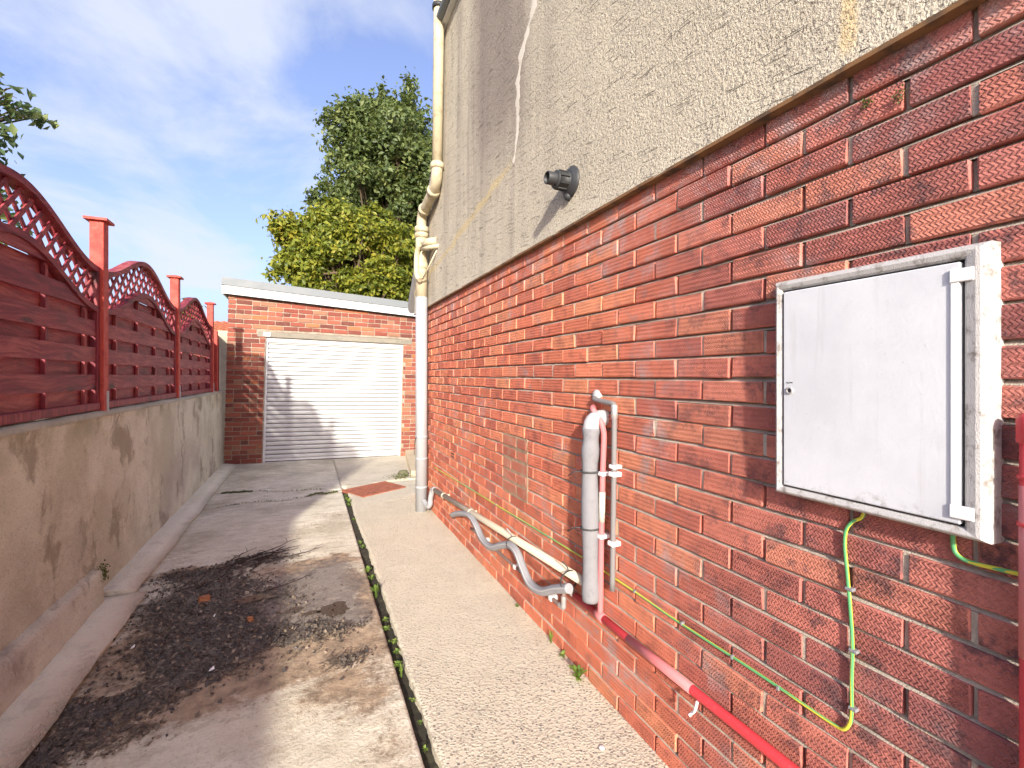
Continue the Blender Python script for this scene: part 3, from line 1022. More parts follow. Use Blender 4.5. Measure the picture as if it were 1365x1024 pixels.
# render above: a roughcast face standing proud of the bricks
rf = MB()
vs_, fs_ = [], []
ny, nz = 150, 50
RX = WX - 0.018


def rtop(y):
    if y <= 4.36: return 4.705
    return 3.62 + (2.45 - 3.62) * (y - 4.36) / (HY1 - 4.36)


ys = [HY0 + (4.36 - HY0) * j / 130 for j in range(131)] + [4.3601] + [4.36 + (HY1 - 4.36) * j / 20 for j in range(1, 21)]
for j, y in enumerate(ys):
    tp = rtop(y)
    for i in range(nz + 1):
        z = HB + (tp - HB) * i / nz
        bell = -0.010 * math.exp(-(z - HB) / 0.035)
        vs_.append((RX + bell + 0.005 * fbm(y * 1.3, z * 1.3, 9.0), y, z + (0.004 * fbm(y * 9, 2.0) if i == 0 else 0)))
w = nz + 1
for j in range(len(ys) - 1):
    for i in range(nz):
        fs_.append((j * w + i + 1, (j + 1) * w + i + 1, (j + 1) * w + i, j * w + i))
for j in range(len(ys) - 1):       # underside of the drip edge
    o = len(vs_)
    a, b = vs_[j * w], vs_[(j + 1) * w]
    vs_ += [a, b, (WX + .02, b[1], HB), (WX + .02, a[1], HB)]
    fs_.append((o, o + 1, o + 2, o + 3))
link('render_coat', rf.add(vs_, fs_, True).mesh('render_coat', recalc=False), M['render'], house)
obj('upper_wall', MB().prism([(HY0, HB + .004), (HY1, HB + .004), (HY1, 2.45), (4.36, 3.62), (4.36, 4.705), (HY0, 4.705)], 'x', RX + .012, 6.0), M['render'], house)
bd = MB()
vs_, fs_ = [], []
for j in range(161):
    y = HY0 + (HY1 - HY0) * j / 160
    e = 0.002 * fbm(y * 8, 1.5)
    vs_ += [(RX - .0125 + e, y, HB - .007), (RX - .0135 + e, y, HB + .004), (WX + .01, y, HB - .009)]
for j in range(160):
    a = j * 3
    fs_ += [(a, a + 1, a + 4, a + 3), (a + 2, a, a + 3, a + 5)]
obj('drip_bead', bd.add(vs_, fs_), M['bead'], house)

# filled crack: an irregular pale strip down the render
CR = [(2.02, 4.6), (2.2, 4.0), (2.277, 3.58), (2.36, 3.47), (2.48, 3.37), (2.51, 3.15), (2.53, 3.0), (2.56, 2.86), (2.59, 2.78)]
vs_, fs_ = [], []
pp = smooth_path([(RX - .002, y, z) for y, z in CR], 8)
for i, p in enumerate(pp):
    wd = 0.105 + 0.05 * fbm(p.z * 11, 3.0) - (0.085 * i / len(pp))
    j = 0.030 * fbm(p.z * 7, 7.0)
    xx = p.x + 0.005 * fbm(p.y * 1.3, p.z * 1.3, 9.0)
    vs_ += [(xx + .005, p.y + j - wd, p.z), (xx - .001, p.y + j, p.z), (xx + .005, p.y + j + wd, p.z)]
for i in range(len(pp) - 1):
    a = i * 3
    fs_ += [(a, a + 1, a + 4, a + 3), (a + 1, a + 2, a + 5, a + 4)]
link('crack_filler', MB().add(vs_, fs_, True).mesh('crack_filler'), M['filler'], house)

# eaves, gutter, roof and the catslide slope behind
obj('eaves_board', MB().box(1.135, 1.26, HY0 - .1, 4.30, 4.70, 4.74), M['white'], house)
obj('roof', MB().prism([(1.12, 4.74), (3.7, 6.4), (6.3, 4.74)], 'y', HY0 - .1, 4.30), M['slate'], house)
gt = MB()
vs_, fs_ = [], []
for j, y in enumerate((HY0 - .1, 4.06)):
    for k in range(9):
        th = math.pi + math.pi * k / 8
        vs_.append((1.120 + .040 * math.cos(th), y, 4.75 + .040 * math.sin(th)))
for k in range(8): fs_.append((k, k + 1, 9 + k + 1, 9 + k))
gt.add(vs_, fs_, True)
obj('gutter', gt, M['greytrim'], house)
d = Vector((0, HY1 + .28 - 4.30, 2.12 - 3.70)).normalized()
sl = MB().prism([(4.34, 3.60), (5.66, 2.22), (5.72, 2.30), (4.34, 3.74)], 'x', 1.165, 6.0)
o = obj('catslide_roof', sl, M['slate'], house)
obj('bargeboard', MB().prism([(4.34, 3.615), (5.66, 2.24), (5.69, 2.34), (5.66, 2.37), (4.34, 3.70)], 'x', 1.150, 1.164), M['slate'], o)

# ------------------------------------------------------------------ garage
gar = thing('garage', 'flat-roofed red brick garage closing off the end of the driveway', 'garage', (0, 8.35, 0))
gar.rotation_euler = (0, 0.024, 0)
gar['_local'] = 1
GX0, GX1 = -1.20, 2.55
DX0, DX1, DZ = -0.665, 1.555, 2.025
LZ0, LZ1 = 2.055, 2.145


def gl(name, mb, m, parent=None):
    return obj(name, mb, m, parent or gar, (0, 0, 0))


def ftop(x): return 2.95 - 0.043 * (x + 1.27)


core = MB()
core.box(GX0 + .01, DX0, .009, .22, -.15, 2.72).box(DX1, GX1, .009, .22, -.15, 2.6).prism([(DX0, LZ1), (DX1, LZ1), (DX1, 2.60), (DX0, 2.70)], 'y', .009, .22)
core.box(GX0 + .01, GX0 + .2, .22, 5.0, -.15, 2.7).box(GX1 - .2, GX1, .22, 5.0, -.15, 2.58).box(GX0 + .2, GX1 - .2, 4.8, 5.0, -.15, 2.6)
gl('mortar_bed', core, M['gmortar'])
gl('side_render', MB().box(-1.335, GX0 + .006, .014, 5.0, -.15, 2.12, .004), M['coping'])
random.seed(21)
GM = {}
for ln in (0.215, 0.1025, 0.05, 0.16):
    GM[ln] = []
    for s in range(4):
        me = MB().box(-ln / 2, ln / 2, 0, .03, -.0305, .0305, .004, jit=.0028).mesh('brick')
        me.materials.append(M['gbrick'])
        GM[ln].append(me)
cnt = 0
for row in range(0, 36):
    z = row * .075 + .0375
    x = GX0 + (0 if row % 2 == 0 else -0.1125) + random.uniform(-.008, .008)
    hd = (row % 5 == 2)
    while x < 2.12:
        ln = 0.1025 if (hd or random.random() < .07) else 0.215
        x0, x1 = x, x + ln
        x = x1 + .010
        a, b = max(x0, GX0), min(x1, 2.12)
        segs = [(a, b)]
        if z - .03 < LZ0 - .02:
            segs = [(a, min(b, DX0 - .012)), (max(a, DX1 + .012), b)]
        elif z - .032 < LZ1:
            segs = [(a, min(b, -0.80)), (max(a, 1.72), b)]
        for p, q in segs:
            if q - p < .035: continue
            if z - .03 > ftop(p) - .24: continue
            key = min(GM, key=lambda k: abs(k - (q - p)))
            o = link('brick', random.choice(GM[key]), None, gar, ((p + q) / 2, random.gauss(0, .0018), z + random.gauss(0, .0018)))
            o.scale = ((q - p) / key, 1, 1)
            o.rotation_euler = (0, random.gauss(0, .007), random.gauss(0, .006))
            cnt += 1
gl('lintel', MB().box(-0.785, 1.71, -.004, .2, LZ0, LZ1 - .004, .004, jit=.002), M['lintel'])
pq = gl('plaque', MB().box(-.700, -.595, -.022, -.004, LZ0 + .008, LZ1 - .016, .003), M['white'])
gl('mark', MB().box(-.665, -.645, -.0245, -.0215, 2.100, 2.112), M['gap'], pq)
gl('mark', MB().box(-.610, -.604, -.0245, -.0215, 2.092, 2.112), M['pipew'], pq)
# roller door
dr = gl('roller_door', MB().box(DX0 + .02, DX1 - .02, .092, .12, .03, DZ), M['gap'])
nsl = 27
sh = (DZ - .05) / nsl
sm = MB()
vs_, fs_ = [], []
prof = [(0.004, 0.004), (-.003, .008), (-.010, .020), (-.012, .5 * sh), (-.010, sh - .018), (-.003, sh - .008), (0.004, sh - .005)]
for xx in (DX0 + .03, DX1 - .03):
    for dy, zz in prof: vs_.append((xx, .085 + dy, zz))
k = len(prof)
for i in range(k - 1): fs_.append((i, k + i, k + i + 1, i + 1))
slat_me = MB().add(vs_, fs_, True).mesh('door_slat', recalc=False)
slat_me.materials.append(M['roller'])
for i in range(nsl):
    o = link('door_slat', slat_me, None, dr, (0, random.gauss(0, .0005), .045 + i * sh))
gl('bottom_bar', MB().box(DX0 + .03, DX1 - .03, .070, .10, .012, .047, .003), M['white'], dr)
gl('bottom_seal', MB().box(DX0 + .03, DX1 - .03, .078, .10, -.03, .014), M['black'], dr)
gl('hood', MB().box(DX0, DX1, .045, .12, DZ - .045, LZ0 + .002, .004), M['white'], dr)
for a, b in ((DX0 - .002, DX0 + .032), (DX1 - .032, DX1 + .002)):
    gl('guide_rail', MB().box(a, b, .05, .11, -.03, DZ - .04, .003), M['white'], dr)
# roof with fascia and trim
rs = lambda x0, x1, a, b: [(x0, ftop(x0) + a), (x1, ftop(x1) + a), (x1, ftop(x1) + b), (x0, ftop(x0) + b)]
rf = gl('roof', MB().prism(rs(-1.26, 2.65, -.09, -.004), 'y', -.05, 5.1), M['greytrim'])
gl('fascia', MB().prism(rs(-1.255, 2.65, -.250, -.122), 'y', -.085, -.055), M['white'], rf)
gl('edge_trim', MB().prism(rs(-1.285, 2.66, -.120, .0), 'y', -.105, -.052), M['greytrim'], rf)
gl('side_fascia', MB().box(-1.285, -1.256, -.05, 5.1, ftop(-1.27) - .25, ftop(-1.27) - .10), M['white'], rf)
gl('soffit', MB().prism(rs(-1.25, 2.6, -.262, -.252), 'y', -.07, .01), M['gap'], rf)

# raised plinth beside the garage door
pl = MB().prism([(1.64, 8.33), (1.57, 7.9), (1.42, 6.95), (1.35, 6.45), (2.6, 6.30), (2.6, 8.33)], 'z', -.1, .075)
tag(obj('concrete_plinth', pl, M['plinth']), 'low cream concrete plinth beside the roller door', 'plinth')
random.seed(3)
for i, (x, y, s, lab) in enumerate([(1.28, 6.62, .075, 'mossy stone lump by the cream plinth'), (1.20, 6.42, .055, 'broken concrete lump between the plinth and the manhole cover')]):
    bm = bmesh.new()
    bmesh.ops.create_icosphere(bm, subdivisions=3, radius=s)
    for v in bm.verts:
        v.co *= 1 + .35 * fbm(v.co.x * 20 + i, v.co.y * 20, v.co.z * 20)
        v.co.z *= .6
    me = bpy.data.meshes.new('stone_lump')
    bm.to_mesh(me)
    bm.free()
    tag(link('stone_lump', me, M['ground'], None, (x, y, .02)), lab, 'stone')

# ------------------------------------------------------------------ manhole cover
cvx = thing('manhole_cover', 'rusty red iron inspection cover set in the path', 'manhole cover', (.775, 5.89, .008))
cvx.rotation_euler = (0, 0, math.atan2(.257, .54))
cvx['_local'] = 1
fr = MB()
for a in ((-.31, .31, -.235, -.215), (-.31, .31, .215, .235), (-.31, -.29, -.215, .215), (.29, .31, -.215, .215)):
    fr.box(a[0], a[1], a[2], a[3], -.02, .010)
obj('frame', fr, M['rust'], cvx, (0, 0, 0))
pt = obj('plate', MB().box(-.283, .283, -.208, .208, -.02, .006, .002), M['rust'], cvx, (0, 0, 0))
for i in range(9):
    for j in range(6):
        x, y = -.24 + i * .06, -.165 + j * .066
        a, b = (.020, .006) if (i + j) % 2 else (.006, .020)
        obj('tread', MB().box(x - a, x + a, y - b, y + b, .005, .010), M['rust'], pt, (0, 0, 0))
obj('lifting_hole', MB().box(-.20, -.15, -.13, -.11, .0055, .0064), M['gap'], pt, (0, 0, 0))

# ------------------------------------------------------------------ fence
PY = [1.955, 3.85, 5.74, 7.62]
FX = -1.275


def z_hi(s): return 2.150 + .245 * (1 - math.cos(2 * math.pi * s)) / 2
def z_lo(s): return z_hi(s) - .262


def arch(fn, y0, y1, th, xa, xb, n=48):
    vs_, fs_ = [], []
    for i in range(n + 1):
        s = i / n
        y = y0 + (y1 - y0) * s
        z = fn(s)
        for x, dz in ((xa, 0), (xb, 0), (xb, -th), (xa, -th)): vs_.append((x, y, z + dz))
    for i in range(n):
        for k in range(4):
            fs_.append((i * 4 + k, i * 4 + (k + 1) % 4, (i + 1) * 4 + (k + 1) % 4, (i + 1) * 4 + k))
    mb = MB().add(vs_, fs_)
    mb.f += [(0, 1, 2, 3), (n * 4 + 3, n * 4 + 2, n * 4 + 1, n * 4)]
    mb.sm += [False, False]
    return mb


random.seed(31)
fence = thing('garden_fence', 'red-brown wavy-topped garden fence with trellis standing on the tan wall', 'fence', (FX, 4.8, 1.2))
for pi_ in range(3):
    y0, y1 = PY[pi_] + .041, PY[pi_ + 1] - .041
    L = y1 - y0
    pf = MB().box(FX - .03, FX + .042, y0, y1, 1.215, 1.262, .004)
    for a, b in ((y0, y0 + .034), (y1 - .034, y1)):
        pf.box(FX - .03, FX + .036, a, b, 1.258, z_hi(0) - .036, .003)
    fp = obj('panel', pf, M['woodv'], fence)
    obj('top_rail', arch(z_hi, y0, y1, .036, FX - .035, FX + .035), M['wood'], fp)
    obj('mid_rail', arch(z_lo, y0, y1, .036, FX - .030, FX + .038), M['wood'], fp)
    for k in range(4):
        yb = y0 + .28 + .465 * k
        if yb > y1 - .06: continue
        obj('batten', MB().box(FX - .008, FX + .014, yb - .016, yb + .016, 1.262, z_lo((yb - y0) / L) - .034, .002), M['woodv'], fp)
    for k in range(10):
        z0 = 1.262 + .0865 * k
        front = k % 2 == 1
        z1 = z0 + (.098 if front else .094)
        xa, xb = (FX + .0145, FX + .026) if front else (FX - .020, FX - .0085)
        # clip the board under the curve of the mid rail
        n = 40
        run = []
        for i in range(n + 1):
            s = i / n
            y = y0 + .034 + (L - .068) * s
            tp = min(z1, z_lo((y - y0) / L) - .02)
            if tp > z0 + .004: run.append((y, tp))
        if len(run) < 3: continue
        jz = random.gauss(0, .002)
        polyb = [(run[0][0], z0 + jz)] + [(run[-1][0], z0 + jz + random.gauss(0, .002))] + [(y, tp + jz) for y, tp in reversed(run)]
        obj('slat', MB().prism(polyb, 'x', xa, xb), M['wood'], fp)
    # diagonal lattice
    for sgn, xc in ((1, FX + .0045), (-1, FX - .0045)):
        c0 = -3.0
        for k in range(-10, 60):
            b = k * .12 + (0.03 if sgn > 0 else 0.0)
            # line z = sgn*(y-y0) + c ; c chosen by b
            c = (2.0 - L - .3 + b) if sgn > 0 else (1.9 + b)
            pts = []
            for i in range(241):
                y = y0 + .02 + (L - .04) * i / 240
                z = sgn * (y - y0) + c
                s = (y - y0) / L
                if z_lo(s) - .018 < z < z_hi(s) - .018: pts.append((y, z))
            # contiguous runs
            runs, cur = [], []
            for q in pts:
                if cur and q[0] - cur[-1][0] > 2.5 * L / 240:
                    runs.append(cur)
                    cur = []
                cur.append(q)
            if cur: runs.append(cur)
            for r_ in runs:
                if len(r_) < 4: continue
                (ya, za), (yb, zb) = r_[0], r_[-1]
                dv = Vector((0, yb - ya, zb - za))
                ln = dv.length
                ang = math.atan2(zb - za, yb - ya)
                mb = MB().box(-.004, .004, -ln / 2 - .006, ln / 2 + .006, -.0125, .0125, rot=Matrix.Rotation(ang, 3, 'X'), at=(xc, (ya + yb) / 2, (za + zb) / 2))
                obj('lattice_slat', mb, M['wood'], fp)

for i, y in enumerate(PY):
    zt = 2.455
    po = obj('post', MB().box(FX - .018, FX + .056, y - .040, y + .040, 1.19, zt, .003), M['postred'], fence)
    cm = MB()
    a, x0, x1 = .066, FX - .042, FX + .080
    cm.add([(x0, y - a, zt), (x1, y - a, zt), (x1, y + a, zt), (x0, y + a, zt), (x0, y - a, zt + .016), (x1, y - a, zt + .016), (x1, y + a, zt + .016), (x0, y + a, zt + .016),
            ((x0 + x1) / 2, y, zt + .034)],
           [(3, 2, 1, 0), (0, 1, 5, 4), (1, 2, 6, 5), (2, 3, 7, 6), (3, 0, 4, 7), (4, 5, 8), (5, 6, 8), (6, 7, 8), (7, 4, 8)])
    obj('cap', cm, M['postred'], po)
    obj('base_bracket', MB().box(FX + .054, FX + .059, y + .006, y + .042, 1.20, 1.335, .002), M['pipew'], po)
    obj('bolt', MB().lathe([(0, .006), (.004, .006), (.004, 0)], (FX + .058, y + .024, 1.30), (1, 0, 0), 8), M['solder'], po)
po = obj('post', MB().box(FX - .02, FX + .06, 7.885, 7.97, 1.19, 2.10, .003), M['postred'], fence)
obj('infill_board', MB().box(FX - .02, FX + .0, 7.67, 7.88, 1.20, 1.95, .002), M['woodv'], po)
obj('infill_board', MB().box(FX - .0, FX + .02, 7.972, 8.335, 1.20, 2.06, .002), M['woodv'], po)

# ------------------------------------------------------------------ meter cabinet
cab = thing('meter_cabinet', 'white painted meter cabinet with flaking frame on the brick wall', 'cabinet', (1.18, .606, 1.12))
CY0, CY1, CZ0, CZ1, CXF = .398, .818, 1.122, 1.689, 1.153
D = (.430, .797, 1.142, 1.664)


def ring(prof):
    """prof: list of (x, inset per side (near, far, bottom, top)) rings joined in sequence"""
    vs_, fs_ = [], []
    for x, (a, b, c, d) in prof:
        vs_ += [(x, CY0 + a, CZ0 + c), (x, CY1 - b, CZ0 + c), (x, CY1 - b, CZ1 - d), (x, CY0 + a, CZ1 - d)]
    for i in range(len(prof) - 1):
        for k in range(4):
            fs_.append((i * 4 + k, i * 4 + (k + 1) % 4, (i + 1) * 4 + (k + 1) % 4, (i + 1) * 4 + k))
    return MB().add(vs_, fs_)


inn = (D[0] - CY0, CY1 - D[1], D[2] - CZ0, CZ1 - D[3])
half = tuple(q * .45 for q in inn)
fm = ring([(WX + .012, (-.004, -.004, -.004, -.004)), (CXF + .016, (-.002, -.002, -.002, -.002)), (CXF + .004, (.003, .003, .003, .004)), (CXF, (.008, .007, .006, .009)), (CXF - .001, half),
           (CXF + .002, tuple(q - .004 for q in inn)), (CXF + .006, inn), (CXF + .03, inn)])
fo = obj('frame', fm, M['flaky'], cab)
obj('back_board', MB().box(CXF + .016, WX, CY0 + .01, CY1 - .01, CZ0 + .01, CZ1 - .01), M['gap'], cab)
door = obj('door', MB().box(CXF + .001, CXF + .016, D[0] + .005, D[1] - .005, D[2] + .005, D[3] - .005, .0025), M['panel'], cab)
obj('hinge_strip', MB().box(CXF - .002, CXF + .002, D[0] + .006, D[0] + .019, D[2] + .030, D[3] - .035, .001), M['white'], door)
for zz in (1.172, 1.632):
    hg = obj('hinge', MB().box(CXF - .004, CXF + .002, D[0] - .016, D[0] + .020, zz - .013, zz + .013, .0015), M['white'], door)
lk = MB().lathe([(0, .0095), (.003, .0095), (.004, .008), (.004, .0055), (.001, .0055)], (CXF + .001, .774, 1.398), (-1, 0, 0), 20)
lo = obj('lock', lk, M['solder'], door)
obj('keyhole', MB().lathe([(0, .0056), (0, .0001)], (CXF - .0015, .774, 1.398), (-1, 0, 0), 16), M['gap'], door)
random.seed(9)
fl = MB()
for i in range(8):
    fl.box(CXF - .0002, CXF + .0015, .766 + i * .002, .768 + i * .002, 1.418 + .001 * math.sin(i), 1.4195 + .001 * math.sin(i))
obj('scratch', fl, M['gap'], door)

# ------------------------------------------------------------------ flue
fy, fz = 1.903, 2.392
fl = thing('flue_terminal', 'black plastic boiler flue sticking out of the roughcast render', 'flue', (RX, fy, fz))
obj('wall_seal', MB().lathe([(-.004, .076), (.004, .078), (.010, .070), (.020, .060), (.026, .050), (.026, .04)], (RX, fy, fz), (-1, 0, 0), 36), M['black'], fl)
bdy = obj('body', MB().lathe([(.015, .046), (.030, .046), (.032, .040), (.078, .040), (.080, .043), (.088, .043), (.088, .030)], (RX, fy, fz), (-1, 0, 0), 32), M['black'], fl)
for i in range(8):
    th = i * math.pi / 4 + .2
    rt = Matrix.Rotation(-th, 3, 'X')
    obj('rib', MB().box(RX - .080, RX - .030, -.004, .004, .038, .047, rot=rt, at=(0, fy, fz)), M['black'], bdy)
obj('nozzle', MB().lathe([(.085, .031), (.135, .030), (.137, .028), (.135, .026), (.06, .026), (.06, .0)], (RX, fy, fz), (-1, 0, 0), 28), M['black'], fl)
obj('drain_boss', MB().lathe([(.0, .020), (.018, .019), (.026, .012), (.028, .0)], (RX, fy + .012, fz - .068), (-1, 0, 0), 16), M['black'], fl)

# ------------------------------------------------------------------ downpipe
dp = thing('downpipe', 'cream cast downpipe with swan neck and grey painted foot at the house corner', 'downpipe', (1.10, 4.75, 0))
DXP = 1.105
low = obj('lower_pipe', MB().tube([(DXP, 4.75, -.02), (DXP, 4.75, 2.27)], .062, 24), M['pipew'], dp)
for zz, r in ((.56, .0645), (.79, .0645), (.26, .064)):
    obj('joint_ring', MB().lathe([(-.012, .060), (-.011, r), (.011, r), (.012, .060)], (DXP, 4.75, zz), (0, 0, 1), 24), M['pipew'], low)
mid = obj('middle_pipe', MB().tube([(DXP, 4.75, 2.265), (DXP, 4.75, 2.96)], .061, 24), M['cream'], dp)
for zz, r in ((2.60, .066), (2.93, .071), (2.98, .071)):
    obj('collar', MB().lathe([(-.035, .055), (-.033, r), (.033, r), (.035, .055)], (DXP, 4.75, zz), (0, 0, 1), 24), M['cream'], mid)
neck = smooth_path([(DXP, 4.75, 2.95), (DXP, 4.75, 3.06), (DXP + .005, 4.70, 3.15), (1.115, 4.50, 3.19), (1.12, 4.28, 3.25), (1.12, 4.19, 3.33), (1.12, 4.17, 3.46)], 8)
nk = obj('swan_neck', MB().tube(neck, .052, 22), M['cream'], dp)
for q, a in (((1.11, 4.64, 3.165), (0, -.95, .25)), ((1.12, 4.31, 3.235), (0, -.95, .3)), ((1.12, 4.175, 3.42), (0, 0, 1))):
    obj('collar', MB().lathe([(-.025, .05), (-.023, .063), (.023, .063), (.025, .05)], q, a, 22), M['cream'], nk)
obj('upper_pipe', MB().tube([(1.12, 4.17, 3.44), (1.115, 4.10, 4.55), (1.115, 4.08, 5.3)], .049, 22), M['cream'], dp)
obj('bracket_ring', MB().lathe([(-.02, .05), (-.018, .062), (.018, .062), (.02, .05)], (1.115, 4.09, 4.86), (0, 0, 1), 22), M['black'], dp)
bo = obj('inspection_boss', MB().lathe([(.03, .036), (.070, .036), (.074, .032), (.074, .016), (.070, .014), (.070, 0)], (DXP, 4.75, 2.83), (-.35, -.94, 0), 20), M['cream'], dp)
obj('branch', MB().tube([(DXP, 4.70, 2.80), (1.13, 4.52, 2.80), (1.20, 4.46, 2.80)], .040, 16), M['cream'], dp)
obj('branch', MB().tube([(1.21, 4.34, 2.725), (1.12, 4.50, 2.735), (1.09, 4.63, 2.75)], .022, 14), M['cream'], dp)
obj('vent_stub', MB().tube(smooth_path([(1.06, 4.64, 2.80), (1.045, 4.705, 2.70), (1.045, 4.705, 2.50), (1.065, 4.64, 2.43)], 5), .027, 14), M['cream'], dp)
obj('stay', MB().tube([(1.185, 4.42, 2.70), (1.09, 4.63, 2.44)], .008, 8), M['cream'], dp)
tag(obj('hanging_wire', MB().tube(smooth_path([(1.048, 4.72, .80), (1.035, 4.73, .76), (1.030, 4.76, .68), (1.035, 4.78, .60)], 5), .0035, 6), M['tie']), 'thin black wire hanging down the grey foot of the downpipe', 'wire')

# ------------------------------------------------------------------ waste pipe and its lagging
wp = thing('waste_pipe', 'cream plastic waste pipe sloping along the wall to the downpipe', 'pipe', (1.15, 3.2, .3))
WPX = 1.150


def wz(y): return .303 + (4.42 - y) * .0722


obj('long_run', MB().tube([(WPX, 4.40, wz(4.40)), (WPX, 1.72, wz(1.72))], .0215, 16), M['cream2'], wp)
obj('elbow', MB().tube(smooth_path([(WPX, 4.38, wz(4.38)), (WPX, 4.45, wz(4.45) - .01), (WPX - .01, 4.50, .20), (WPX - .01, 4.52, .13), (WPX - .02, 4.57, .095), (1.12, 4.70, .12)], 6), .026, 16), M['pipew'], wp)
for y in (4.05, 3.30):
    cl = MB().lathe([(-.010, .020), (-.009, .027), (.009, .027), (.010, .020)], (WPX, y, wz(y)), (0, 1, 0), 16)
    cl.box(WPX, WX + .004, y - .008, y + .008, wz(y) - .008, wz(y) + .008)
    obj('clip', cl, M['cream2'], wp)
fp_ = smooth_path([(1.14, 3.75, .235), (1.135, 3.54, .308), (1.13, 3.28, .368), (1.12, 3.10, .352), (1.115, 2.95, .296), (1.11, 2.77, .302), (1.112, 2.61, .368), (1.118, 2.49, .410),
                   (1.112, 2.375, .408), (1.105, 2.28, .356), (1.10, 2.177, .310), (1.10, 2.05, .326), (1.105, 1.92, .392), (1.112, 1.80, .445)], 7)
lag = thing('foam_lagging', 'loose grey foam lagging sagging in waves below the cream waste pipe', 'lagging', (1.11, 2.8, .25))
obj('foam_tube', MB().tube(fp_, .0225, 14), M['foam'], lag)
obj('split_seam', MB().tube([p + Vector((-.0195, -.006, .008)) for p in fp_], .004, 6), M['foamend'], lag)
for y, z, r in ((2.47, wz(2.47) - .018, .043), (1.83, wz(1.83) - .022, .046)):
    a = obj('cable_tie', MB().lathe([(-.004, r), (-.004, r + .002), (.004, r + .002), (.004, r), (-.004, r)], (1.130, y, z), (0, 1, 0.1), 22), M['tie'], lag)
    obj('tie_tail', MB().tube(smooth_path([(1.125, y, z + r), (1.10, y - .03, z + r + .035), (1.08, y - .02, z + r + .06)], 4), .003, 6), M['pipew' if y > 2 else 'tie'], a)

# lagged upright pipe
lp = thing('lagged_pipe', 'upright pipe wrapped in pale grey foam with black ties on the brick wall', 'lagged pipe', (1.14, 1.665, .4))
LX, LY = 1.140, 1.665
pth = [(LX, LY, .445), (LX, LY + .002, .55), (LX, LY + .004, .78), (LX, LY + .008, 1.0), (LX, LY + .004, 1.10), (LX, LY, 1.16), (LX + .002, LY, 1.205)]
obj('foam_sleeve', MB().tube(smooth_path(pth, 5), [.037 + .003 * math.sin(i * .7) for i in range(len(smooth_path(pth, 5)))], 20), M['sleeve'], lp)
obj('bent_top', MB().tube(smooth_path([(LX + .002, LY, 1.190), (LX + .006, LY - .002, 1.225), (LX + .025, LY - .008, 1.245), (WX + .01, LY - .012, 1.250)], 5), .037, 20), M['foamend'], lp)
for zz, r in ((1.015, .0425), (.765, .0425)):
    tt = obj('cable_tie', MB().lathe([(-.004, r), (-.004, r + .002), (.004, r + .002), (.004, r), (-.004, r)], (LX, LY + .006, zz), (0, 0.05, 1), 22), M['tie'], lp)
    obj('tie_tail', MB().tube([(LX - .036, LY + .02, zz), (LX - .055, LY + .055, zz - .008), (LX - .065, LY + .085, zz - .03)], .0028, 6), M['tie'], tt)

# red pipe with the faded upright
rp = thing('red_pipe', 'red painted pipe along the foot of the wall with a faded pink riser', 'pipe', (1.17, 1.2, .35))
RPX = 1.172
obj('long_run', MB().tube([(RPX, 1.84, .380), (RPX, 1.35, .383), (RPX, .9, .391), (RPX, -.8, .40)], .0165, 16), M['red'], rp)
obj('worn_sleeve', MB().tube([(RPX, 1.45, .3823), (RPX, 1.12, .387)], .0172, 16), M['pink'], rp)
rz = smooth_path([(RPX, 1.640, .380), (RPX, 1.632, .7), (RPX, 1.622, 1.0), (RPX, 1.616, 1.10), (RPX, 1.614, 1.19), (RPX - .01, 1.632, 1.250), (RPX - .012, 1.68, 1.290), (WX + .01, 1.735, 1.292)], 7)
ri = obj('riser', MB().tube(rz, .0125, 14), M['pink'], rp)
obj('paint_scab', MB().tube([(RPX, 1.6285, .80), (RPX, 1.6245, .93)], .0135, 12), M['filler'], ri)
for zz, y in ((1.01, 1.620), (.735, 1.630)):
    obj('clip', MB().box(RPX - .016, WX + .003, y - .017, y + .017, zz - .009, zz + .009, .003), M['white'], ri)
obj('tee_joint', MB().lathe([(-.028, .016), (-.026, .0205), (.026, .0205), (.028, .016)], (RPX, 1.640, .3815), (0, 1, 0), 16), M['pink'], rp)
obj('hanging_tape', MB().tube(smooth_path([(RPX - .015, 1.085, .375), (RPX - .02, 1.09, .345), (RPX - .012, 1.11, .32), (RPX - .02, 1.115, .31)], 4), .005, 6), M['paper'], rp)

# grey copper pipe ending in mid air
cpz = thing('copper_pipe', 'tarnished grey copper pipe with two white clips ending above the path', 'pipe', (1.18, 1.55, .5))
CPX = 1.178
obj('pipe_run', MB().tube(smooth_path([(WX + .01, 1.705, 1.335), (CPX + .008, 1.700, 1.334), (CPX, 1.68, 1.330), (CPX, 1.60, 1.322), (CPX, 1.558, 1.318), (CPX, 1.548, 1.305), (CPX, 1.547, 1.26), (CPX, 1.553, .9), (CPX, 1.562, .526)], 6), .0115, 14), M['copper'], cpz)
obj('elbow', MB().lathe([(-.03, .0115), (-.028, .0140), (.028, .0140), (.03, .0115)], (CPX, 1.5475, 1.285), (0, 0, 1), 14), M['solder'], cpz)
for zz, y in ((1.022, 1.551), (.728, 1.557)):
    obj('clip', MB().box(CPX - .018, WX + .003, y - .020, y + .016, zz - .010, zz + .010, .003), M['white'], cpz)
obj('clip', MB().box(CPX - .016, WX + .003, 1.530, 1.566, 1.045, 1.062, .003), M['white'], cpz)
fw = obj('wall_plug', MB().lathe([(-.01, .030), (.004, .028), (.012, .016), (.014, 0)], (WX - .001, 1.71, 1.345), (-1, 0, 0), 14), M['foamend'], cpz)

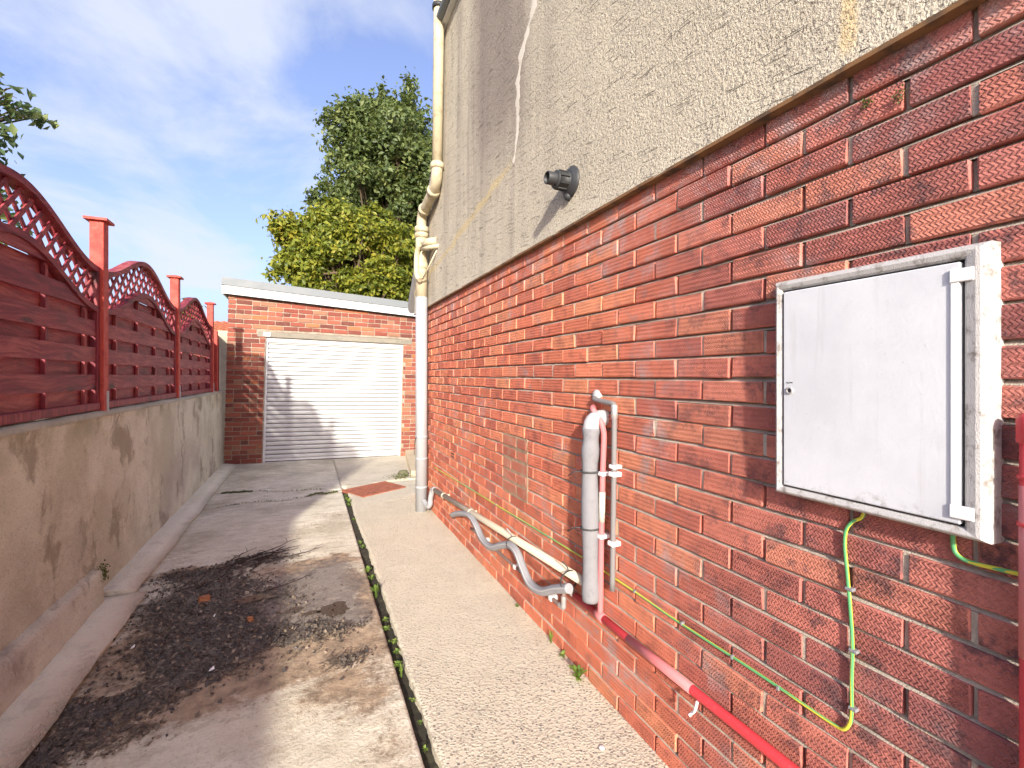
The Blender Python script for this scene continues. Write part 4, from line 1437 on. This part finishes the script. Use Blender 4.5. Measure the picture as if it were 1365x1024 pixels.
# small brown pipe below, with an elbow up to the red pipe
bp = thing('brown_pipe', 'thin brown pipe clipped low on the wall under the foam lagging', 'pipe', (1.17, 2.5, .22))
BX = 1.172
obj('pipe_run', MB().tube(smooth_path([(BX, 3.35, .240), (BX, 2.6, .253), (BX, 2.05, .267), (BX, 1.97, .270), (BX, 1.953, .282), (BX, 1.950, .32), (BX, 1.946, .363), (BX, 1.93, .378), (BX, 1.84, .380)], 6), .0105, 12), M['brownpipe'], bp)
obj('elbow', MB().tube(smooth_path([(BX, 1.99, .2695), (BX, 1.955, .272), (BX, 1.950, .288), (BX, 1.949, .33)], 5), .0135, 12), M['solder'], bp)
obj('elbow', MB().tube(smooth_path([(BX, 1.947, .348), (BX, 1.945, .373), (BX, 1.93, .380), (BX, 1.86, .380)], 5), .0140, 12), M['solder'], bp)
for y in (3.05, 2.52, 2.07):
    obj('clip', MB().box(BX - .015, WX + .003, y - .014, y + .014, .267 - .013 - (y - 2.07) * .021, .267 + .013 - (y - 2.07) * .021, .004), M['white'], bp)

# earth cables
ec = thing('earth_cable', 'long green and yellow earth cable clipped along the wall up to the cabinet', 'cable', (1.19, 2, .57))
EX = WX - .006
pts = [(EX, 4.6, .49), (EX, 4.03, .507)]
for y in (3.6, 3.2, 2.8, 2.4, 2.0, 1.742, 1.43, 1.25, 1.065, .95, .834, .74):
    pts.append((EX, y, .508 + (4.03 - y) * .0275 if y > 1.75 else .571 - (1.742 - y) * .006 + .003 * math.sin(y * 9)))
pts += [(EX, .690, .566), (EX - .002, .668, .571), (EX - .002, .655, .590), (EX, .650, .62), (EX, .650, .70), (EX, .648, .784), (EX, .652, .86), (EX, .660, .962), (EX, .665, 1.02), (EX, .662, 1.060), (EX, .648, 1.085), (EX + .003, .63, 1.10), (EX + .003, .62, 1.13)]
sleeve = obj('sleeve', MB().tube(smooth_path(pts, 5), .0042, 10), M['cable'], ec)
for y, z in ((1.44, .571), (1.19, .568), (.985, .567), (.835, .566), (2.15, .56), (2.9, .54)):
    obj('clip', MB().box(EX - .006, WX + .003, y - .004, y + .004, z - .006, z + .006, .0015), M['sleeve'], ec)
for y, z in ((.6495, .635), (.6485, .775), (.657, .92)):
    obj('clip', MB().box(EX - .006, WX + .003, y - .012, y + .006, z - .004, z + .004, .0015), M['sleeve'], ec)
tag(obj('short_cable', MB().tube(smooth_path([(EX, .462, 1.14), (EX, .462, 1.10), (EX, .458, 1.078), (EX, .440, 1.068), (EX - .004, .40, 1.070), (EX - .012, .35, 1.076), (EX - .01, .30, 1.08)], 6), .0045, 10), M['cable']),
    'short yellow earth cable running from the cabinet bottom to the red standpipe', 'cable')

# red standpipe at the right-hand end
spx, spy = 1.178, .345
st = thing('standpipe', 'upright red painted standpipe with a faded middle beside the cabinet', 'pipe', (spx, spy, .0))
obj('shaft', MB().tube([(spx, spy, 0.0), (spx, spy, 1.355)], .0175, 18), M['red'], st)
obj('faded_sleeve', MB().tube([(spx, spy, .93), (spx, spy, 1.24)], .0182, 18), M['pink'], st)
obj('cap', MB().lathe([(-.05, .018), (-.048, .0215), (-.006, .0215), (.004, .015), (.006, 0)], (spx, spy, 1.365), (0, 0, 1), 18), M['red'], st)
for zz in (1.255, 1.17):
    obj('ring', MB().lathe([(-.004, .017), (-.003, .0205), (.003, .0205), (.004, .017)], (spx, spy, zz), (0, 0, 1), 18), M['red'], st)

# ------------------------------------------------------------------ debris on the driveway
rng = np.random.default_rng(12)
cc, nn, ss = [], [], []
random.seed(77)
while len(cc) < 5600:
    x, y = random.uniform(-1.0, .35), random.uniform(2.1, 4.25)
    mu, br_ = field(MUD, x, y), field(BRN, x, y)
    if random.random() < max(0, mu - .15) * 1.1 + .03 * br_ * (mu > .05):
        cc.append((x, y, gz(x, y) + .006 + .02 * max(0, mu - .25) * random.uniform(.2, 1.0)))
        nn.append((random.gauss(0, .55), random.gauss(0, .55), 1))
        ss.append(random.choice((.004, .005, .007, .009, .012, .016, .022)) * random.uniform(.7, 1.2))
tag(link('leaf_litter', leaf_mesh('leaf_litter', cc, nn, ss, M['litter'], 1.3), None), 'black wet leaf litter and mud spread over the driveway', 'leaf litter', kind='stuff')
cl_ = MB()
k_ = 0
while k_ < 1500:
    x, y = random.uniform(-1.0, .35), random.uniform(2.1, 4.25)
    mu = field(MUD, x, y)
    if random.random() > max(0.0, mu - .2) * 1.2: continue
    k_ += 1
    r_ = random.choice((.004, .005, .006, .008, .012)) * random.uniform(.7, 1.2)
    z = .004 + .012 * max(0, mu - .25)
    q = [(random.uniform(.6, 1.3) * r_) for _ in range(6)]
    cl_.add([(x + q[0], y, z), (x, y + q[1], z), (x - q[2], y, z), (x, y - q[3], z), (x, y, z + q[4] * .9), (x, y, z - q[5])],
            [(0, 1, 4), (1, 2, 4), (2, 3, 4), (3, 0, 4), (1, 0, 5), (2, 1, 5), (3, 2, 5), (0, 3, 5)])
tag(obj('mud_clods', cl_, M['clod']), 'small dark clods and grit lying in the mud patch', 'mud', kind='stuff')
# twigs
random.seed(5)
tl = ['long dark twig curling out of the twig heap on the mud', 'dark forked twig lying across the mud patch']
for i in range(20):
    x, y = -.42 + random.gauss(0, .14), 4.02 + random.gauss(0, .055)
    a = random.gauss(.45, .35)
    ln = random.uniform(.18, .42)
    if i == 0: x, y, a, ln = -.28, 4.15, .6, .55
    if i == 1: x, y, a, ln = -.10, 3.45, .55, .30
    if i in (2, 3): x, y, a, ln = -.28 - .12 * i, 3.68, .5, .35
    pts = []
    for k in range(7):
        s = k / 6 - .5
        aa = a + .35 * fbm(k * .4, i * 3.1)
        pts.append((x + math.cos(aa) * ln * s, y + math.sin(aa) * ln * s * .8, .012 + (.07 if i == 0 else .035) * max(0, s + .1) * random.uniform(.6, 1.2) + .006 * abs(fbm(k, i))))
    sp = smooth_path(pts, 3)
    mb = MB().tube(sp, [.0042 - .0028 * j / len(sp) for j in range(len(sp))], 6)
    for q in range(3):
        p = sp[int(len(sp) * (.35 + .2 * q))]
        e = Vector((random.uniform(-.05, .08), random.uniform(-.02, .06), random.uniform(.0, .03)))
        mb.tube([p, p + e * .5 + Vector((0, 0, .004)), p + e], [.0022, .0018, .001], 5)
    tag(obj('twig', mb, M['twig']), tl[0] if i == 0 else (tl[1] if i == 1 else 'thin dark twig in the heap at the edge of the mud'), 'twig', 'twigs heaped on the driveway')
for lab, x, y, s, m in (('orange broken brick chip lying in the black mud', -.594, 3.40, (.030, .018, .018), 'chip'), ('small pinkish brick crumb in the mud patch', -.30, 3.02, (.014, .012, .012), 'chip'),
                        ('pale flint pebble near the brick chip', -.36, 3.42, (.010, .008, .006), 'yard')):
    mb = MB().box(-s[0], s[0], -s[1], s[1], 0, s[2] * 2, s[2] * .3, jit=.004, rot=Matrix.Rotation(.4, 3, 'Z'), at=(x, y, .006))
    tag(obj('brick_chip' if m == 'chip' else 'pebble', mb, M[m]), lab, 'rubble')
for lab, x, y, s in (('white paper scrap on the mud near the haunch', -.83, 2.96, .010), ('bluish-white litter scrap in the blackest mud', -.42, 2.58, .012), ('tiny white stone on the driveway mud', -.50, 3.15, .006)):
    mb = MB().add([(x - s, y - s * .6, .016), (x + s, y - s * .3, .020), (x + s * .7, y + s * .8, .030), (x - s * .6, y + s * .5, .020), (x, y, .012)],
                  [(0, 1, 2, 3), (1, 0, 4), (2, 1, 4), (3, 2, 4), (0, 3, 4)])
    tag(obj('litter_scrap', mb, M['paper']), lab, 'litter')
wd = MB().lathe([(0, .011), (.002, .012), (.003, .009), (.003, 0)], (1.03, 1.43, .008), (0, 0, 1), 18)
tag(obj('white_disc', wd, M['paper']), 'small round white disc stuck on the aggregate path', 'disc')

# puddles
t = mat('muddy_water')
M['puddle'] = t.fin((0.040, 0.020, 0.010), 0.22, spec=0.4)
for i, (x, y, rx, ry, lab) in enumerate([(.155, 2.95, .085, .075, 'brown puddle on the wet concrete near the path joint'), (-.10, 2.83, .05, .05, 'small brown puddle left of the larger one'), (-.08, 3.05, .05, .035, 'thin brown wet spot above the small puddle'),
                                    (.02, 2.97, .05, .025, 'narrow brown puddle between the two larger puddles'), (-.33, 3.30, .12, .045, 'dark puddle below the twig heap')]):
    n = 36
    vv = []
    for k in range(n):
        th = 2 * math.pi * k / n
        q = 1 + .5 * fbm(math.cos(th) * 1.3 + i * 5, math.sin(th) * 1.3)
        vv.append((x + rx * q * math.cos(th), y + ry * q * math.sin(th), .0075 + (.006 if i == 4 else 0)))
    tag(obj('puddle', MB().add(vv, [tuple(range(n))]), M['puddle']), kind='structure')

# ------------------------------------------------------------------ weeds
def weed_mesh(seed, n, spread, h, size, broad=False):
    rg = np.random.default_rng(seed)
    vs_, fs_, at = [], [], []
    for i in range(n):
        a = rg.uniform(0, 2 * math.pi)
        ln = rg.uniform(.5, 1.0) * spread
        hh = rg.uniform(.2, 1.0) * h
        w_ = size * rg.uniform(.6, 1.2) * (1.3 if broad else 1)
        dx, dy = math.cos(a), math.sin(a)
        px, py = -dy, dx
        o = len(vs_)
        st_ = [(0, .25), (.35, 1.0), (.7, .85), (1.0, .08)]
        for s, ww in st_:
            cx, cy = dx * ln * s, dy * ln * s
            cz = hh * math.sin(s * 2.0) * .9 + .003
            vs_ += [(cx - px * w_ * ww * .5, cy - py * w_ * ww * .5, cz + .15 * w_ * ww), (cx, cy, cz), (cx + px * w_ * ww * .5, cy + py * w_ * ww * .5, cz + .15 * w_ * ww)]
        for k in range(3):
            b = o + k * 3
            fs_ += [(b, b + 1, b + 4, b + 3), (b + 1, b + 2, b + 5, b + 4)]
        at += [rg.random()] * 12
    me = bpy.data.meshes.new('weed')
    me.from_pydata(vs_, [], fs_)
    a_ = me.attributes.new('leaf', 'FLOAT', 'POINT')
    a_.data.foreach_set('value', at)
    me.materials.append(M['weed'])
    return me


WM = [weed_mesh(s, 16, .035, .035, .010) for s in range(4)] + [weed_mesh(9, 26, .02, .075, .005)]
random.seed(8)
for i, (y, sc) in enumerate([(1.72, .5), (1.86, .45), (2.0, .6), (2.18, .75), (2.27, .9), (2.38, .8), (2.47, 1.0), (2.62, .9), (2.72, .8), (3.02, 1.1), (3.12, 1.3), (3.32, 1.0), (3.45, 1.2), (3.95, 1.0), (4.05, .9), (4.75, .8), (5.3, 1.1), (5.42, 1.5), (5.55, 1.2), (5.72, 1.0)]):
    grass = y in (3.02, 2.18)
    o = link('weed', WM[4] if grass else random.choice(WM[:4]), None, None, (.421 + random.gauss(0, .010), y, -.012))
    o.scale = (sc, sc, sc * (1.3 if grass else 1))
    o.rotation_euler = (0, 0, random.uniform(0, 6))
    tag(o, 'thin grassy weed growing in the joint beside the path' if grass else 'small leafy green weed growing in the joint beside the path', 'weed', 'grassy weeds in the path joint' if grass else 'leafy weeds in the path joint')
for lab, y, x, sc, mi in (('broad green weed rosette at the foot of the brick wall', 1.80, 1.165, 1.7, 0), ('tall pale weed tuft against the foot of the brick wall', 2.10, 1.185, 1.0, 4),
                          ('low straggling weed between the rosette and the tall tuft', 1.98, 1.185, .8, 1), ('tiny yellow-green weed at the wall foot below the brown pipe elbow', 2.52, 1.185, .6, 2)):
    o = link('wall_weed', WM[mi], None, None, (x, y, .004))
    o.scale = (sc, sc, sc)
    tag(o, lab, 'weed')
for lab, x, y, z in (('small moss tuft under the render line above the cabinet', WX - .004, .62, 2.083), ('little moss tuft in an upright joint under the render', WX - .004, .555, 2.06), ('moss tuft hanging from the drip edge near the flue', WX - .012, 2.62, 2.165)):
    c_ = rng.normal(size=(60, 3)) * (.003, .008, .008) + (x, y, z)
    tag(link('moss_tuft', leaf_mesh('moss_tuft', c_, rng.normal(size=(60, 3)), rng.uniform(.003, .007, 60), M['moss'], 1.0), None), lab, 'moss')
# moss along the cracks
cc, ss = [], []
for fn, a, b, wgt in ((crack1, .0, .34, 500), (crack1, -.9, .0, 120), (crack2, -.95, -.62, 600), (crack2, -.62, .2, 120)):
    for i in range(wgt):
        x = random.uniform(a, b)
        cc.append((x, fn(x) + random.gauss(0, .016 if wgt > 200 else .008), .002 + random.uniform(0, .012)))
        ss.append(random.uniform(.008, .018))
for i in range(260):
    cc.append((random.gauss(1.22, .10), random.gauss(6.45, .10), .008 + random.uniform(0, .02)))
    ss.append(random.uniform(.01, .022))
tag(link('crack_moss', leaf_mesh('crack_moss', cc, rng.normal(size=(len(cc), 3)) + (0, 0, 1), ss, M['moss'], 1.0), None), 'olive moss growing along the driveway cracks and by the plinth', 'moss', kind='stuff')


# ------------------------------------------------------------------ trees
def tree(name, label, base, trunk_top, clumps, n, size, m, seed, trunk_r=.16, group=None):
    rg = np.random.default_rng(seed)
    random.seed(seed)
    t_ = thing(name, label, 'tree', base, group)
    b = Vector(base)
    mb = MB().tube(smooth_path([b, b.lerp(Vector(trunk_top), .5) + Vector((.1, .05, 0)), trunk_top], 5), [trunk_r * (1 - .6 * i / 10) for i in range(11)], 10)
    tr = obj('trunk', mb, M['bark'], t_)
    lim = MB()
    for c, r in clumps:
        c = Vector(c)
        s0 = b.lerp(Vector(trunk_top), random.uniform(.45, 1.0))
        md = s0.lerp(c, .5) + Vector((random.gauss(0, .15), random.gauss(0, .15), .1))
        lim.tube(smooth_path([s0, md, c], 4), [.05 * (1 - .85 * i / 8) + .006 for i in range(9)], 6)
        for k in range(5):
            e = c + Vector(rg.normal(size=3)).normalized() * max(r) * .9
            lim.tube([c.lerp(s0, .3), c.lerp(e, .5) + Vector((0, 0, .05)), e], [.018, .012, .004], 5)
    obj('branches', lim, M['bark'], t_)
    vol = np.array([r[0] * r[1] * r[2] for c, r in clumps]) ** (2 / 3)
    ks = rg.choice(len(clumps), size=n, p=vol / vol.sum())
    C0 = np.array([c for c, r in clumps])[ks]
    R0 = np.array([r for c, r in clumps])[ks]
    # leaves sit in sprays: sub clusters on the shell of each clump
    nsub = 34
    sub = rg.normal(size=(len(clumps), nsub, 3))
    sub /= np.linalg.norm(sub, axis=2)[:, :, None]
    sub *= rg.uniform(.35, 1.25, size=(len(clumps), nsub, 1))
    si = rg.integers(0, nsub, size=n)
    d = sub[ks, si]
    p = C0 + d * R0 + rg.normal(size=(n, 3)) * R0 * .21
    nr = d + rg.normal(size=(n, 3)) * .7 + (0, 0, .35)
    me = leaf_mesh('leaves', p, nr, size * rg.uniform(.6, 1.25, n), m)
    link('crown', me, None, t_)
    return t_


def clump_set(seed, center, rad, n, r0, r1, keep=None):
    rg = np.random.default_rng(seed)
    out = []
    while len(out) < n:
        d = rg.normal(size=3)
        d /= np.linalg.norm(d)
        d *= rg.uniform(.35, 1.0) ** .6
        p = np.array(center) + d * np.array(rad)
        if keep is not None and not keep(p): continue
        r = rg.uniform(r0, r1)
        out.append((tuple(p), (r * 1.1, r, r * .85)))
    return out


dark = clump_set(3, (2.75, 15.0, 6.7), (2.3, 1.9, 3.1), 95, .32, .68, lambda p: not (p[2] > 8.6 and p[0] < 1.3))
dark += [((3.02, 15, 10.6), (.28, .3, .75)), ((2.2, 15, 10.25), (.35, .3, .55)), ((1.6, 15, 9.9), (.35, .3, .5)), ((.95, 15, 9.3), (.45, .4, .5)), ((1.5, 15, 9.2), (.6, .5, .6)), ((2.4, 15, 9.4), (.7, .5, .6)), ((3.6, 15, 9.0), (.6, .5, .7)), ((1.15, 15, 9.0), (.75, .6, .7)), ((1.75, 15, 9.6), (.7, .6, .65)), ((2.5, 15, 9.85), (.75, .6, .65)), ((3.2, 15, 9.9), (.7, .6, .6)), ((1.2, 15, 7.6), (.7, .6, .7)), ((.9, 15, 6.6), (.6, .6, .6)), ((3.4, 14.6, 8.2), (.8, .6, .8)), ((2.3, 14.4, 8.3), (.8, .6, .8)), ((3.3, 14.6, 6.5), (.9, .6, .9)), ((.45, 15, 6.7), (.35, .3, .3)), ((1.0, 15, 8.4), (.5, .4, .5)), ((.15, 15, 6.9), (.22, .2, .2))]
tree('tall_tree', 'tall dark green tree with upright twigs behind the garage', (2.7, 15.2, -.3), (2.7, 15.0, 6.5), dark, 80000, .105, M['leafd'], 41)
yel = clump_set(6, (1.2, 12.9, 4.5), (1.85, 1.1, 1.45), 80, .22, .46)
yel += [((-.55, 12.9, 5.35), (.35, .3, .25)), ((-.3, 12.9, 5.15), (.5, .4, .3)), ((-.2, 12.9, 4.3), (.35, .3, .3)), ((.8, 12.9, 5.75), (.4, .3, .3)), ((2.0, 12.9, 5.6), (.4, .3, .3))]
tree('yellow_tree', 'bushy yellow-green autumn tree in front of the tall dark one', (1.2, 13.0, -.3), (1.2, 12.9, 4.0), yel, 52000, .092, M['leafy'], 42, .12)
lt = clump_set(9, (-6.3, 9.3, 4.8), (1.9, 1.7, 1.4), 30, .4, .7)
lt += [((-4.15, 9.2, 5.55), (.30, .3, .20)), ((-4.05, 9.75, 5.60), (.22, .25, .10)), ((-4.3, 9.3, 5.1), (.28, .3, .15)), ((-4.25, 9.2, 4.75), (.22, .2, .12)), ((-4.3, 8.8, 4.2), (.3, .3, .3)), ((-4.2, 9.2, 3.7), (.35, .4, .35)), ((-4.4, 9.0, 5.9), (.3, .3, .15))]
tree('garden_tree', 'blue-green leafed tree overhanging from beyond the wavy fence', (-6.2, 9.4, -.3), (-6.2, 9.3, 4.2), lt, 14000, .10, M['leafb'], 43)
sy = clump_set(12, (-3.62, 18, 3.25), (.28, .3, .6), 10, .18, .28)
tree('yellow_shrub', 'small yellow tree top just showing above the fence by the garage', (-3.65, 18, -.3), (-3.65, 18, 3.0), sy, 4000, .09, M['leafy'], 44, .06)

# ------------------------------------------------------------------ neighbour's bungalow, glimpsed past the fence post
nb = thing('neighbour_bungalow', 'bungalow with a red tiled roof glimpsed between fence and garage', 'house', (-5.6, 23, -.3))
obj('wall', MB().box(-9.2, -2.2, 20.8, 25.2, -.3, 2.3), M['hwall'], nb)
rfp = MB().prism([(20.2, 2.15), (20.2, 2.25), (23, 3.75), (25.8, 2.25), (25.8, 2.15)], 'x', -9.5, -1.9)
rfo = obj('roof', rfp, M['tile'], nb)
tm = MB()
for r_ in range(14):
    s0, s1 = r_ / 14, (r_ + 1.15) / 14
    ya, yb = 20.15 + 2.85 * s0, 20.15 + 2.85 * min(1, s1)
    za, zb = 2.26 + 1.5 * s0, 2.26 + 1.5 * min(1, s1)
    for k in range(30):
        xa = -9.5 + k * .2533
        tm.add([(xa, ya, za + .05), (xa + .12, ya, za + .09), (xa + .25, ya, za + .05), (xa + .25, yb, zb + .02), (xa + .12, yb, zb + .06), (xa, yb, zb + .02)], [(0, 1, 4, 5), (1, 2, 3, 4)])
to = obj('tile_courses', tm, M['tile'], rfo)
to['kind'] = 'stuff'
for xa in (-8.2, -5.2, -3.6):
    wn_ = obj('window', MB().box(xa, xa + 1.1, 20.75, 20.82, .7, 1.8), M['white'], nb)
    obj('pane', MB().box(xa + .07, xa + 1.03, 20.735, 20.748, .77, 1.73), M['glass'], wn_)
for o in list(bpy.data.objects):
    if '_local' in o: del o['_local']
print('garage bricks', cnt)
